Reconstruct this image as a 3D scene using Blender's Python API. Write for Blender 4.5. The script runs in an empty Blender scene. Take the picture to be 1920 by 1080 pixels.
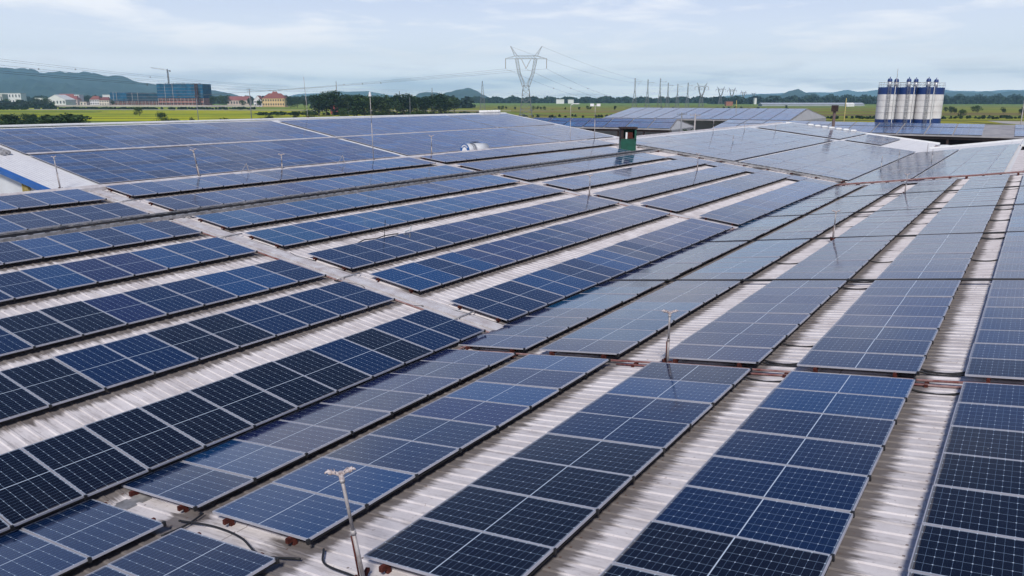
import bpy, math, random
from math import sin, cos, tan, atan, pi, radians, hypot, sqrt
from mathutils import Vector, Matrix
random.seed(7)
S = bpy.context.scene

# ------------------------------------------------------------------ camera, world, sun, exposure
CAM = Vector((11.172, -15.709, 6.0755)); YAW = 0.5984; PITCH = 0.2442; F = 1425.0
cd = bpy.data.cameras.new("camera"); cam = bpy.data.objects.new("camera", cd); S.collection.objects.link(cam)
cam.location = CAM; cam.rotation_euler = (pi/2 - PITCH, 0, YAW)
cd.sensor_width = 36; cd.lens = 36*F/1920; cd.clip_start = 0.1; cd.clip_end = 60000
S.camera = cam
SUN_EL, SUN_AZ = radians(47), radians(152)      # azimuth measured from +Y towards +X
W = bpy.data.worlds.new("World"); S.world = W; W.use_nodes = True
nt = W.node_tree; nt.nodes.clear()
def N(nt, t, **k):
    n = nt.nodes.new(t)
    for a, v in k.items(): setattr(n, a, v)
    return n
def LK(nt, a, b): nt.links.new(a, b)
wo = N(nt, 'ShaderNodeOutputWorld'); bg = N(nt, 'ShaderNodeBackground'); sky = N(nt, 'ShaderNodeTexSky')
sky.sky_type = 'NISHITA'; sky.sun_disc = False; sky.sun_elevation = SUN_EL; sky.sun_rotation = SUN_AZ
sky.altitude = 10; sky.air_density = 1.0; sky.dust_density = 1.2; sky.ozone_density = 1.6
tc = N(nt, 'ShaderNodeTexCoord'); sep = N(nt, 'ShaderNodeSeparateXYZ'); LK(nt, tc.outputs['Generated'], sep.inputs[0])
# clouds lie on a flat layer: direction divided by its height
zc = N(nt, 'ShaderNodeMath', operation='MAXIMUM'); LK(nt, sep.outputs[2], zc.inputs[0]); zc.inputs[1].default_value = 0.0
za = N(nt, 'ShaderNodeMath', operation='ADD'); LK(nt, zc.outputs[0], za.inputs[0]); za.inputs[1].default_value = 0.10
dv = N(nt, 'ShaderNodeVectorMath', operation='DIVIDE'); LK(nt, tc.outputs['Generated'], dv.inputs[0])
cmb = N(nt, 'ShaderNodeCombineXYZ')
for i in range(3): LK(nt, za.outputs[0], cmb.inputs[i])
LK(nt, cmb.outputs[0], dv.inputs[1])
cmask = N(nt, 'ShaderNodeVectorMath', operation='MULTIPLY'); LK(nt, dv.outputs[0], cmask.inputs[0]); cmask.inputs[1].default_value = (1, 1, 0)
n1 = N(nt, 'ShaderNodeTexNoise'); n1.inputs['Scale'].default_value = 0.95; n1.inputs['Detail'].default_value = 7; n1.inputs['Roughness'].default_value = .58
n1.inputs['Distortion'].default_value = .3
LK(nt, cmask.outputs[0], n1.inputs['Vector'])
rp = N(nt, 'ShaderNodeValToRGB'); rp.color_ramp.elements[0].position = .47; rp.color_ramp.elements[1].position = .61
LK(nt, n1.outputs[0], rp.inputs[0])
# cloud veil: even grey-blue overcast that thickens near the horizon, white puffs on top
el = N(nt, 'ShaderNodeMapRange'); LK(nt, sep.outputs[2], el.inputs[0]); el.inputs[1].default_value = 0; el.inputs[2].default_value = .75
veil = N(nt, 'ShaderNodeValToRGB'); e = veil.color_ramp.elements
e[0].position = 0; e[0].color = (19.5, 18.2, 17.0, 1); e[1].position = 1; e[1].color = (.22, .45, 1.4, 1)
m_ = veil.color_ramp.elements.new(.07); m_.color = (8.0, 8.2, 8.8, 1)
m_ = veil.color_ramp.elements.new(.16); m_.color = (5.4, 5.9, 7.5, 1)
m_ = veil.color_ramp.elements.new(.33); m_.color = (2.2, 3.0, 6.0, 1)
m_ = veil.color_ramp.elements.new(.48); m_.color = (.80, 1.25, 3.0, 1)
m_ = veil.color_ramp.elements.new(.62); m_.color = (.40, .75, 2.1, 1)
LK(nt, el.outputs[0], veil.inputs[0])
mx1 = N(nt, 'ShaderNodeMixRGB'); mx1.inputs[0].default_value = .90; LK(nt, sky.outputs[0], mx1.inputs[1]); LK(nt, veil.outputs[0], mx1.inputs[2])
mx2 = N(nt, 'ShaderNodeMixRGB'); mx2.inputs[2].default_value = (8.9, 8.7, 8.8, 1)
mm = N(nt, 'ShaderNodeMath', operation='MULTIPLY'); LK(nt, rp.outputs[0], mm.inputs[0])
cf = N(nt, 'ShaderNodeMapRange'); LK(nt, sep.outputs[2], cf.inputs[0]); cf.inputs[1].default_value = .15; cf.inputs[2].default_value = .42; cf.inputs[3].default_value = .75; cf.inputs[4].default_value = .0
LK(nt, cf.outputs[0], mm.inputs[1])
LK(nt, mm.outputs[0], mx2.inputs[0]); LK(nt, mx1.outputs[0], mx2.inputs[1])
LK(nt, mx2.outputs[0], bg.inputs[0]); bg.inputs[1].default_value = 0.10
LK(nt, bg.outputs[0], wo.inputs[0])
sd = bpy.data.lights.new("sun", 'SUN'); so = bpy.data.objects.new("sun", sd); S.collection.objects.link(so)
sd.energy = 2.7; sd.angle = radians(12); sd.color = (1.0, .96, .90)
sdir = Vector((sin(SUN_AZ)*cos(SUN_EL), cos(SUN_AZ)*cos(SUN_EL), sin(SUN_EL)))
so.rotation_euler = sdir.to_track_quat('Z', 'Y').to_euler()
S.view_settings.view_transform = 'Standard'; S.view_settings.look = 'None'; S.view_settings.exposure = 0.45; S.view_settings.gamma = 1
S.cycles.volume_bounces = 2
S.render.resolution_x = 1024; S.render.resolution_y = 576

# ------------------------------------------------------------------ geometry helpers
FW = Vector((-sin(YAW), cos(YAW), 0)); RT = Vector((cos(YAW), sin(YAW), 0)); UP = Vector((0, 0, 1)); GZ = -7.2
def zt(D, y): return CAM.z - D*tan(PITCH - atan((540 - y)/F))           # height seen at picture row y, D metres ahead
def FP(px, D, z=GZ):                                                     # point D metres ahead, on bearing of column px
    lat = (px - 960)/F*(D*cos(PITCH) + (CAM.z - z)*sin(PITCH))
    p = CAM + FW*D + RT*lat; p.z = z; return p
def proj(P):
    q = P - CAM; fw = FW*cos(PITCH) - UP*sin(PITCH); up = FW*sin(PITCH) + UP*cos(PITCH)
    Z = q.dot(fw)
    if Z < .2: return None
    return (960 + F*q.dot(RT)/Z, 540 - F*q.dot(up)/Z, Z)

class MB:
    def __init__(s): s.v = []; s.f = []; s.m = []; s.uv = []; s.at = []
    def face(s, pts, mi=0, uv=None):
        n = len(s.v); s.v += [tuple(p) for p in pts]; s.f.append(tuple(range(n, n+len(pts)))); s.m.append(mi)
        s.uv.append(uv or [(0, 0)]*len(pts))
    def poly(s, verts, faces, mi=0):
        n = len(s.v); s.v += [tuple(p) for p in verts]
        for f in faces: s.f.append(tuple(i+n for i in f)); s.m.append(mi); s.uv.append([(0, 0)]*len(f))
    def obox(s, c, ax, ay, az, mi=0):                                   # centre and three half-axis vectors
        c = Vector(c); ax, ay, az = Vector(ax), Vector(ay), Vector(az)
        vs = [c + ax*i + ay*j + az*k for i in (-1, 1) for j in (-1, 1) for k in (-1, 1)]
        s.poly(vs, [(0,1,3,2), (4,6,7,5), (0,4,5,1), (2,3,7,6), (0,2,6,4), (1,5,7,3)], mi)
    def box(s, x0, x1, y0, y1, z0, z1, mi=0):
        s.obox(((x0+x1)/2, (y0+y1)/2, (z0+z1)/2), ((x1-x0)/2, 0, 0), (0, (y1-y0)/2, 0), (0, 0, (z1-z0)/2), mi)
    def bar(s, p, q, w, h=None, mi=0):
        p, q = Vector(p), Vector(q); d = q - p
        if d.length < 1e-6: return
        a = d.cross(UP)
        if a.length < 1e-4: a = d.cross(Vector((1, 0, 0)))
        a.normalize(); b = a.cross(d).normalized(); h = h or w
        s.obox((p+q)/2, d/2, a*w/2, b*h/2, mi)
    def tube(s, pts, r, n=8, mi=0, r1=None, cap=True):
        pts = [Vector(p) for p in pts]; rings = []; L = len(pts)
        for i, p in enumerate(pts):
            d = (pts[min(i+1, L-1)] - pts[max(i-1, 0)]).normalized()
            a = d.cross(UP)
            if a.length < 1e-3: a = Vector((1, 0, 0))
            a.normalize(); b = a.cross(d)
            rr = r if r1 is None else r + (r1-r)*i/(L-1)
            rings.append([p + (a*cos(2*pi*k/n) + b*sin(2*pi*k/n))*rr for k in range(n)])
        vs = [v for ring in rings for v in ring]; fs = []
        for i in range(L-1):
            for k in range(n): fs.append((i*n+k, i*n+(k+1) % n, (i+1)*n+(k+1) % n, (i+1)*n+k))
        if cap: fs.append(tuple(range(n-1, -1, -1))); fs.append(tuple(range((L-1)*n, L*n)))
        s.poly(vs, fs, mi)
    def build(s, name, mats, parent=None, smooth=False, attr=None):
        me = bpy.data.meshes.new(name); me.from_pydata(s.v, [], s.f); me.update()
        for m in (mats if isinstance(mats, (list, tuple)) else [mats]): me.materials.append(m)
        me.polygons.foreach_set('material_index', s.m)
        if any(u != (0, 0) for f in s.uv for u in f):
            ul = me.uv_layers.new(name='UVMap'); flat = [c for f in s.uv for u in f for c in u]; ul.data.foreach_set('uv', flat)
        if attr:
            for nm, vals in attr.items():
                a = me.attributes.new(nm, 'FLOAT', 'POINT'); a.data.foreach_set('value', vals)
        if smooth: me.polygons.foreach_set('use_smooth', [True]*len(me.polygons))
        o = bpy.data.objects.new(name, me); S.collection.objects.link(o)
        if parent: 
            o.parent = parent; o.matrix_parent_inverse = Matrix.Translation(-parent.location) if parent.type == 'EMPTY' and parent.get('_w') else Matrix()
        return o
def tag(o, label=None, cat=None, group=None, kind=None):
    if label: o['label'] = label
    if cat: o['category'] = cat
    if group: o['group'] = group
    if kind: o['kind'] = kind
    return o
def thing(name, loc, label, cat, group=None, rz=0, world=False):
    o = bpy.data.objects.new(name, None); S.collection.objects.link(o); o.location = loc; o.rotation_euler = (0, 0, rz)
    o.empty_display_size = .3
    if world: o['_w'] = 1          # parts given in world coordinates
    return tag(o, label, cat, group)
def copy_thing(r, loc, rz=None, label=None, scale=None, group=None):
    c = r.copy(); S.collection.objects.link(c); c.location = loc
    if rz is not None: c.rotation_euler = (0, 0, rz)
    if scale: c.scale = scale if hasattr(scale, '__len__') else (scale,)*3
    if label: c['label'] = label
    if group: c['group'] = group
    for ch in list(r.children):
        k = ch.copy(); S.collection.objects.link(k); k.parent = c
        for g in list(ch.children):
            h = g.copy(); S.collection.objects.link(h); h.parent = k
    return c

# ------------------------------------------------------------------ materials
def mat(name, col, rough=.7, metal=0, spec=.5, var=0, vscale=3., bump=0, bscale=20., col2=None):
    m = bpy.data.materials.new(name); m.use_nodes = True; t = m.node_tree; b = t.nodes['Principled BSDF']
    b.inputs['Base Color'].default_value = (*col, 1); b.inputs['Roughness'].default_value = rough; b.inputs['Metallic'].default_value = metal
    b.inputs['Specular IOR Level'].default_value = spec
    if var or col2:
        tcn = N(t, 'ShaderNodeTexCoord'); n = N(t, 'ShaderNodeTexNoise'); n.inputs['Scale'].default_value = vscale; n.inputs['Detail'].default_value = 6
        n.inputs['Roughness'].default_value = .65
        LK(t, tcn.outputs['Object'], n.inputs['Vector']); r = N(t, 'ShaderNodeValToRGB')
        r.color_ramp.elements[0].position = .35; r.color_ramp.elements[1].position = .68
        c2 = col2 or tuple(min(1, c*(1+var)) for c in col); c1 = col if col2 else tuple(c*(1-var) for c in col)
        r.color_ramp.elements[0].color = (*c1, 1); r.color_ramp.elements[1].color = (*c2, 1)
        LK(t, n.outputs[0], r.inputs[0]); LK(t, r.outputs[0], b.inputs['Base Color'])
    if bump:
        n2 = N(t, 'ShaderNodeTexNoise'); n2.inputs['Scale'].default_value = bscale; bp = N(t, 'ShaderNodeBump'); bp.inputs['Strength'].default_value = bump
        LK(t, n2.outputs[0], bp.inputs['Height']); LK(t, bp.outputs[0], b.inputs['Normal'])
    return m
def MT(t, op, a, b=None, c=None):
    n = N(t, 'ShaderNodeMath', operation=op)
    for i, x in enumerate((a, b, c)):
        if x is None: continue
        if isinstance(x, (int, float)): n.inputs[i].default_value = x
        else: LK(t, x, n.inputs[i])
    return n.outputs[0]
def MIX(t, f, a, b):
    n = N(t, 'ShaderNodeMixRGB')
    for i, x in enumerate((f, a, b)):
        if isinstance(x, (int, float)): n.inputs[i].default_value = x
        elif isinstance(x, tuple): n.inputs[i].default_value = (*x, 1)
        else: LK(t, x, n.inputs[i])
    return n.outputs[0]
PL, PW, PT = 2.094, 1.038, 1.058
def cell_material(name, use_attr):
    m = bpy.data.materials.new(name); m.use_nodes = True; t = m.node_tree; b = t.nodes['Principled BSDF']
    uv = N(t, 'ShaderNodeUVMap'); sp = N(t, 'ShaderNodeSeparateXYZ'); LK(t, uv.outputs[0], sp.inputs[0])
    x, y = sp.outputs[0], sp.outputs[1]
    def dist(c, pitch, off):                     # metres to the nearest grid line
        f = MT(t, 'FRACT', MT(t, 'DIVIDE', MT(t, 'SUBTRACT', c, off), pitch))
        return MT(t, 'MULTIPLY', MT(t, 'MINIMUM', f, MT(t, 'SUBTRACT', 1., f)), pitch)
    dx = dist(x, .0847, .0305); dy = dist(y, .1660, .0210)
    ly = MT(t, 'LESS_THAN', dy, .0026); lx = MT(t, 'LESS_THAN', dx, .0011)
    # pairs of half cells: the chamfered corners show as small white diamonds
    dd = MT(t, 'LESS_THAN', MT(t, 'ADD', dist(x, .1694, .0305), dy), .0110)
    mid = MT(t, 'LESS_THAN', MT(t, 'ABSOLUTE', MT(t, 'SUBTRACT', x, 1.047)), .0075)
    ex = MT(t, 'GREATER_THAN', MT(t, 'ABSOLUTE', MT(t, 'SUBTRACT', x, 1.047)), 1.047-.031)
    ey = MT(t, 'GREATER_THAN', MT(t, 'ABSOLUTE', MT(t, 'SUBTRACT', y, .519)), .519-.0215)
    if use_attr:
        a = N(t, 'ShaderNodeAttribute'); a.attribute_name = 'tone'; base = a.outputs['Color']
    else:
        a = N(t, 'ShaderNodeObjectInfo'); base = a.outputs['Color']
    geo = N(t, 'ShaderNodeNewGeometry')
    nz = N(t, 'ShaderNodeTexNoise'); nz.inputs['Scale'].default_value = 1.3; nz.inputs['Detail'].default_value = 5; LK(t, geo.outputs['Position'], nz.inputs['Vector'])
    dust = MT(t, 'MULTIPLY', MT(t, 'POWER', nz.outputs[0], 3.), .03)
    bus = MT(t, 'LESS_THAN', dist(y, .01844, .0210), .0006)
    c = MIX(t, MT(t, 'MULTIPLY', bus, .16), base, (.16, .22, .32))
    c = MIX(t, MT(t, 'MULTIPLY', lx, .6), c, (.26, .38, .55))
    c = MIX(t, MT(t, 'MULTIPLY', ly, .62), c, (.30, .40, .52))
    w = MT(t, 'MAXIMUM', MT(t, 'MAXIMUM', dd, mid), MT(t, 'MULTIPLY', MT(t, 'MAXIMUM', ex, ey), .25))
    c = MIX(t, w, c, (.52, .60, .70))
    c = MIX(t, dust, c, (.42, .39, .37))
    grime = MT(t, 'MULTIPLY', MT(t, 'LESS_THAN', MT(t, 'ADD', x, MT(t, 'MULTIPLY', nz.outputs[0], -.07)), .012), .35)
    c = MIX(t, grime, c, (.20, .17, .14))
    vo = N(t, 'ShaderNodeTexVoronoi'); vo.inputs['Scale'].default_value = 1.1; LK(t, geo.outputs['Position'], vo.inputs['Vector'])
    c = MIX(t, MT(t, 'MULTIPLY', MT(t, 'LESS_THAN', vo.outputs['Distance'], .016), .7), c, (.55, .54, .50))
    LK(t, c, b.inputs['Base Color'])
    b.inputs['IOR'].default_value = 1.41
    n3 = N(t, 'ShaderNodeTexNoise'); n3.inputs['Scale'].default_value = 2.2; n3.inputs['Detail'].default_value = 4; LK(t, geo.outputs['Position'], n3.inputs['Vector'])
    mr = N(t, 'ShaderNodeMapRange'); LK(t, n3.outputs[0], mr.inputs[0]); mr.inputs[3].default_value = .05; mr.inputs[4].default_value = .17
    LK(t, mr.outputs[0], b.inputs['Roughness'])
    return m
M = {}
M['cells'] = cell_material('cells', False); M['cells_far'] = cell_material('cells_far', True)
M['alu'] = mat('aluminium', (.47, .47, .53), .5, .3, var=.08, vscale=2)
M['galv'] = mat('galvanised', (.42, .41, .41), .5, .5, var=.35, vscale=4, bump=.1)
M['rust'] = mat('rust', (.045, .012, .010), .9, 0, .15, vscale=9, col2=(.12, .035, .028), bump=.3)
M['rustpipe'] = mat('rust_pipe', (.15, .035, .03), .8, 0, .3, vscale=3, col2=(.36, .26, .25))
M['black'] = mat('cable', (.012, .012, .014), .55)
M['pole'] = mat('pole', (.46, .44, .44), .55, .2, vscale=6, col2=(.26, .22, .21))
M['pvc'] = mat('pvc', (.62, .56, .56), .6, vscale=30, col2=(.25, .18, .17))
M['white'] = mat('white_paint', (.72, .72, .72), .6, var=.08, vscale=2)
M['whitewall'] = mat('white_wall', (.58, .60, .63), .8, var=.1, vscale=.3)
M['bluetrim'] = mat('blue_trim', (.012, .10, .36), .45, var=.15, vscale=1)
M['yellow'] = mat('yellow_post', (.45, .36, .12), .7, var=.3, vscale=5)
M['green'] = mat('green_steel', (.003, .075, .048), .6, var=.25, vscale=3)
M['darkin'] = mat('dark_inside', (.035, .02, .018), .9, var=.5, vscale=6)
M['concrete'] = mat('concrete', (.35, .33, .31), .9, var=.2, vscale=1)
M['navy'] = mat('navy_paint', (.008, .035, .16), .45, var=.15, vscale=.5)
M['tankblue'] = mat('tank_blue', (.01, .09, .30), .4)
M['tankwhite'] = mat('tank_white', (.48, .50, .53), .5, var=.1)
M['steel'] = mat('steel', (.55, .56, .58), .45, .5, var=.1)
M['pylon'] = mat('pylon_steel', (.20, .21, .23), .6, .3)
M['insul'] = mat('insulator', (.16, .10, .09), .4)
M['wire'] = mat('wire', (.08, .085, .10), .6)
M['bark'] = mat('bark', (.09, .065, .045), .9, var=.3)
def leafmat(name, c1, c2, sc=.35):
    m = mat(name, c1, .75, 0, .25, vscale=sc, col2=c2); return m
M['leaf_dark'] = leafmat('leaf_dark', (.007, .018, .008), (.028, .062, .018))
M['leaf_mid'] = leafmat('leaf_mid', (.018, .040, .012), (.060, .105, .025))
M['leaf_olive'] = leafmat('leaf_olive', (.014, .030, .010), (.050, .075, .022))
M['leaf_far'] = leafmat('leaf_far', (.012, .028, .022), (.028, .055, .035), .02)
def roof_material(name, c1, c2, dirt_shade_col=(.045, .032, .026), amt=1.0):
    m = bpy.data.materials.new(name); m.use_nodes = True; t = m.node_tree; b = t.nodes['Principled BSDF']
    uv = N(t, 'ShaderNodeUVMap'); mp = N(t, 'ShaderNodeMapping'); LK(t, uv.outputs[0], mp.inputs[0]); mp.inputs['Scale'].default_value = (.9, 9, 1)
    st = N(t, 'ShaderNodeTexNoise'); st.inputs['Scale'].default_value = 1; st.inputs['Detail'].default_value = 6; st.inputs['Roughness'].default_value = .7; LK(t, mp.outputs[0], st.inputs['Vector'])
    bl = N(t, 'ShaderNodeTexNoise'); bl.inputs['Scale'].default_value = .9; bl.inputs['Detail'].default_value = 7; bl.inputs['Roughness'].default_value = .7; LK(t, uv.outputs[0], bl.inputs['Vector'])
    fine = N(t, 'ShaderNodeTexNoise'); fine.inputs['Scale'].default_value = 14; fine.inputs['Detail'].default_value = 5; LK(t, uv.outputs[0], fine.inputs['Vector'])
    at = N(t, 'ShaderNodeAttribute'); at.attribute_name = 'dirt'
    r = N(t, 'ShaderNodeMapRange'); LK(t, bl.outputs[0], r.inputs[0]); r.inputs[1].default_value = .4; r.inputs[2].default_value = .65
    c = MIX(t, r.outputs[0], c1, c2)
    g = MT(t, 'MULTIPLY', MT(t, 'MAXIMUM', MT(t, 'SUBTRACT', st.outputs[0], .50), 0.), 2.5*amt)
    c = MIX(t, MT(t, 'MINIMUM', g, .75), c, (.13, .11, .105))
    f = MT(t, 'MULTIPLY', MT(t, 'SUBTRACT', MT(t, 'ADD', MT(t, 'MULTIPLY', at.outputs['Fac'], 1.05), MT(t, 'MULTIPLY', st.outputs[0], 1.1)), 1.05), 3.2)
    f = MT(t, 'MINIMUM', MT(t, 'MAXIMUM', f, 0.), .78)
    c = MIX(t, f, c, dirt_shade_col)  # dark band by the panel rows: grime plus painted shade of the raised edges
    sp_ = MT(t, 'MULTIPLY', MT(t, 'GREATER_THAN', fine.outputs[0], .66), .35)
    c = MIX(t, sp_, c, (.16, .10, .08))
    su = N(t, 'ShaderNodeSeparateXYZ'); LK(t, uv.outputs[0], su.inputs[0])
    def near(v, pitch, off, w):
        f_ = MT(t, 'FRACT', MT(t, 'DIVIDE', MT(t, 'SUBTRACT', v, off), pitch)); return MT(t, 'LESS_THAN', MT(t, 'MULTIPLY', MT(t, 'MINIMUM', f_, MT(t, 'SUBTRACT', 1., f_)), pitch), w)
    c = MIX(t, MT(t, 'MULTIPLY', MT(t, 'MULTIPLY', near(su.outputs[0], 1.15, .3, .016), near(su.outputs[1], .25, .20, .016)), .8), c, (.12, .07, .05))
    c = MIX(t, MT(t, 'MULTIPLY', near(su.outputs[0], 6.1, 2.6, .012), .6), c, (.15, .12, .11))
    LK(t, c, b.inputs['Base Color']); b.inputs['Roughness'].default_value = .62; b.inputs['Specular IOR Level'].default_value = .35
    return m
M['roof'] = roof_material('old_roof', (.69, .645, .645), (.53, .485, .485))
M['roofnew'] = roof_material('white_roof', (.66, .66, .68), (.60, .60, .63), amt=.35)
M['flash'] = mat('flashing', (.62, .60, .61), .55, 0, .4, vscale=2.5, col2=(.42, .37, .37))

# ------------------------------------------------------------------ roof planes
SA, SB, GR = .1192, .1366, .0019
nA = hypot(1, SA); nB = hypot(1, SB)
class Slope:
    def __init__(s, ox, oz, dx, sl):      # origin line x, z, direction of "uphill" in x (+1/-1), slope
        n = hypot(1, sl); s.o = (ox, oz); s.d = Vector((dx/n, 0, sl/n)); s.n = Vector((-dx*sl/n, 0, 1/n)); s.sl = sl
    def p(s, u, R, h=0): return Vector((s.o[0], R, s.o[1] + GR*R)) + s.d*u + s.n*h
A = Slope(0, 0, -1, SA); B = Slope(0, 0, 1, SB)
CX0 = -40.08; CZ0 = .565; CS = .158
C = Slope(CX0, CZ0 - .02, -1, CS)

def roof_part(name, sl, u0, u1, R0, R1, h, m, parent, pitch=.25, ribh=.017, dirt=None, rib=True):
    us = {u0, u1}; dirt = dirt or []
    for e, sg in dirt:
        for k in (-1.2, -.62, -.25, -.02, .35, .8): us.add(e + sg*k)
    us = sorted(u for u in us if u0 <= u <= u1)
    def dv(u):  # strength of grime and painted shade, strongest at and under the row edge
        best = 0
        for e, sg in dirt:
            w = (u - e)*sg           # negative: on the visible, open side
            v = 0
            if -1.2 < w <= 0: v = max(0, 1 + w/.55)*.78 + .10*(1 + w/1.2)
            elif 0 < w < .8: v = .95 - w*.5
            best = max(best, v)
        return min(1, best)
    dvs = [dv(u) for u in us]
    mb = MB(); at = []; nR = int((R1-R0)/pitch)
    for i in range(nR):
        a = R0 + i*pitch; prof = [(a, 0), (a+pitch*.62, 0), (a+pitch*.70, ribh), (a+pitch*.90, ribh), (a+pitch*.98, 0), (a+pitch, 0)] if rib else [(a, 0), (a+pitch, 0)]
        n0 = len(mb.v)
        for R, hh in prof:
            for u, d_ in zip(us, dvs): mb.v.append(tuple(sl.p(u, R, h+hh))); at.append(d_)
        nu = len(us)
        for j in range(len(prof)-1):
            for k in range(nu-1):
                mb.f.append((n0+j*nu+k, n0+j*nu+k+1, n0+(j+1)*nu+k+1, n0+(j+1)*nu+k)); mb.m.append(0)
                mb.uv.append([(us[k], prof[j][0]), (us[k+1], prof[j][0]), (us[k+1], prof[j+1][0]), (us[k], prof[j+1][0])])
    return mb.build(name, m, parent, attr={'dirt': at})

# rows: offset of the lower (valley) edge along the slope
AR = [.436, 3.713, 6.59, 9.88, 12.88, 16.12, 19.056]
BR = [-.5235, 2.0, 5.10, 7.95, 10.765, 13.6, 16.5]
HR = -.175     # roof sheet below the panel plane

hall = thing('factory_hall', (0, 10, GZ), 'wide factory hall with ribbed stained metal roof under the nearest solar panel rows', 'building', world=True)
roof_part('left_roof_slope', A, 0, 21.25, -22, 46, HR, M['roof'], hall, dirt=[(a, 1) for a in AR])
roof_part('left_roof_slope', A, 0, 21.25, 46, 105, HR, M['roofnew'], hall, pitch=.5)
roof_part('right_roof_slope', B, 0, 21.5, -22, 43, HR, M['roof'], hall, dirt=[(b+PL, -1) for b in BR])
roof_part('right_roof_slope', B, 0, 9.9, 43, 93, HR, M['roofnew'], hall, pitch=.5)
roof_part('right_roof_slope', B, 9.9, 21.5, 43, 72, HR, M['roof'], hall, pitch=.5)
back = Slope(-21.1, 21.25*A.d.z - .2, -1, -.112)
roof_part('rear_roof_slope', back, 0, 18.8, -22, 90, 0, M['roof'], hall, pitch=.5)
mb = MB()
for R0, R1, hh in ((-22, 43.4, 0), (45.2, 104, -.09)):
    mb.face([A.p(21.17, R0, -.155), A.p(21.17, R1, -.155), A.p(21.18, R1, -.03+hh), A.p(21.18, R0, -.03+hh)]); mb.face([A.p(21.18, R0, -.03+hh), A.p(21.18, R1, -.03+hh), A.p(21.42, R1, .03+hh), A.p(21.42, R0, .03+hh)]); mb.face([A.p(21.42, R0, .03+hh), A.p(21.42, R1, .03+hh), back.p(.6, R1, .03), back.p(.6, R0, .03)])
mb.build('ridge_cap', M['flash'], hall)
for (x0, x1, R0, R1) in ((-40, 21.5, -22, -21.9), (-40, 0, 104.9, 105), (0, 9.9, 92.9, 93), (9.8, 9.9, 72, 93), (9.9, 21.5, 71.9, 72)):
    mb = MB(); mb.box(x0, x1, R0, R1, GZ, -.45); mb.build('wall', M['whitewall'], hall)
mb = MB()      # valley gutter
mb.box(-.16, .16, -21, 92, -.185, -.165)
g = mb.build('valley_gutter', M['galv'], hall)
mb = MB()      # white verge boards at the far ends
mb.bar(A.p(0, 105, -.12), A.p(21, 105, -.12), .3, .25); mb.build('verge_board', M['white'], hall)
mb = MB(); mb.bar(B.p(0, 93, -.12), B.p(9.8, 93, -.12), .35, .3); mb.bar(B.p(9.95, 80, -.1), B.p(9.95, 93, -.1), .35, .25); mb.build('verge_board', M['white'], hall)
# roof strips across the slope (raised flashings between the blocks)
for R, w in ((.62, .36), (20.65, .34)):
    for o, ww, hh in ((0, w/2, .035), (-.30, .05, .03), (.30, .05, .03)):
        mb = MB(); mb.obox((A.p(.35, R+o, -.13 if not o else -.15) + A.p(20.9, R+o, -.13 if not o else -.15))/2, A.d*10.3, Vector((0, ww, 0)), A.n*hh); mb.build('flashing_strip', M['flash'], hall)
# ------------------------------------------------------------------ second hall beyond the ridge (blue trimmed gable)
hall2 = thing('blue_trimmed_hall', (-50, 45, GZ), 'second hall with blue gable trim and panel covered roof behind the left ridge', 'building', world=True)
roof_part('roof_slope', C, -1.2, 20.9, 7.6, 88, -.16, M['roofnew'], hall2, pitch=.25, ribh=.014)
mb = MB(); mb.obox((C.p(9.94, 10.9, -.03)+C.p(9.94, 86.5, -.03))/2, (0, 37.8, 0), C.d*.20, C.n*.02); mb.build('flashing_strip', M['flash'], hall2)
Cb = Slope(C.p(20.9, 0).x, C.p(20.9, 0).z-.16, -1, -.158)
roof_part('roof_slope', Cb, 0, 18, 7.6, 88, 0, M['roofnew'], hall2, pitch=1., rib=False)
mb = MB(); mb.obox((C.p(20.95, 7.5, -.07)+C.p(20.95, 88, -.07))/2, (0, 40.3, 0), C.d*.24, C.n*.05); mb.build('ridge_cap', M['white'], hall2)
mb = MB()
p0, p1, p2 = C.p(-1.2, 7.7, -.25), C.p(20.9, 7.7, -.25), Cb.p(18, 7.7, -.1)
mb.face([(p0.x, 7.7, GZ), p0, p1, p2, (p2.x, 7.7, GZ)]); mb.build('gable_wall', M['whitewall'], hall2); mb = MB()
mb.face([(p0.x, 87.9, GZ), p0+Vector((0, 80.2, 0)), p1+Vector((0, 80.2, 0)), p2+Vector((0, 80.2, 0)), (p2.x, 87.9, GZ)])
mb.build('gable_wall', M['whitewall'], hall2)
mb = MB(); mb.bar(C.p(-1.2, 7.45, -.14), C.p(21, 7.45, -.14), .34, .30); mb.bar(Cb.p(0, 7.45, 0), Cb.p(18, 7.45, 0), .34, .3); mb.build('verge_trim', M['bluetrim'], hall2)
mb = MB()
for k in range(6): mb.box(-43.62+k*.14, -43.56+k*.14, 7.50, 7.66, GZ, C.p(3.4, 0, 0).z-.42)
mb.build('pilaster', M['yellow'], hall2)
mb = MB()
for o in (0, .42): mb.tube([C.p(10.55+o*.3, 9.55+o, .05), C.p(14, 9.5+o, .05), C.p(20, 9.5+o, .05)], .14, 10)
mb.build('duct', M['galv'], hall2)

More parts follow.
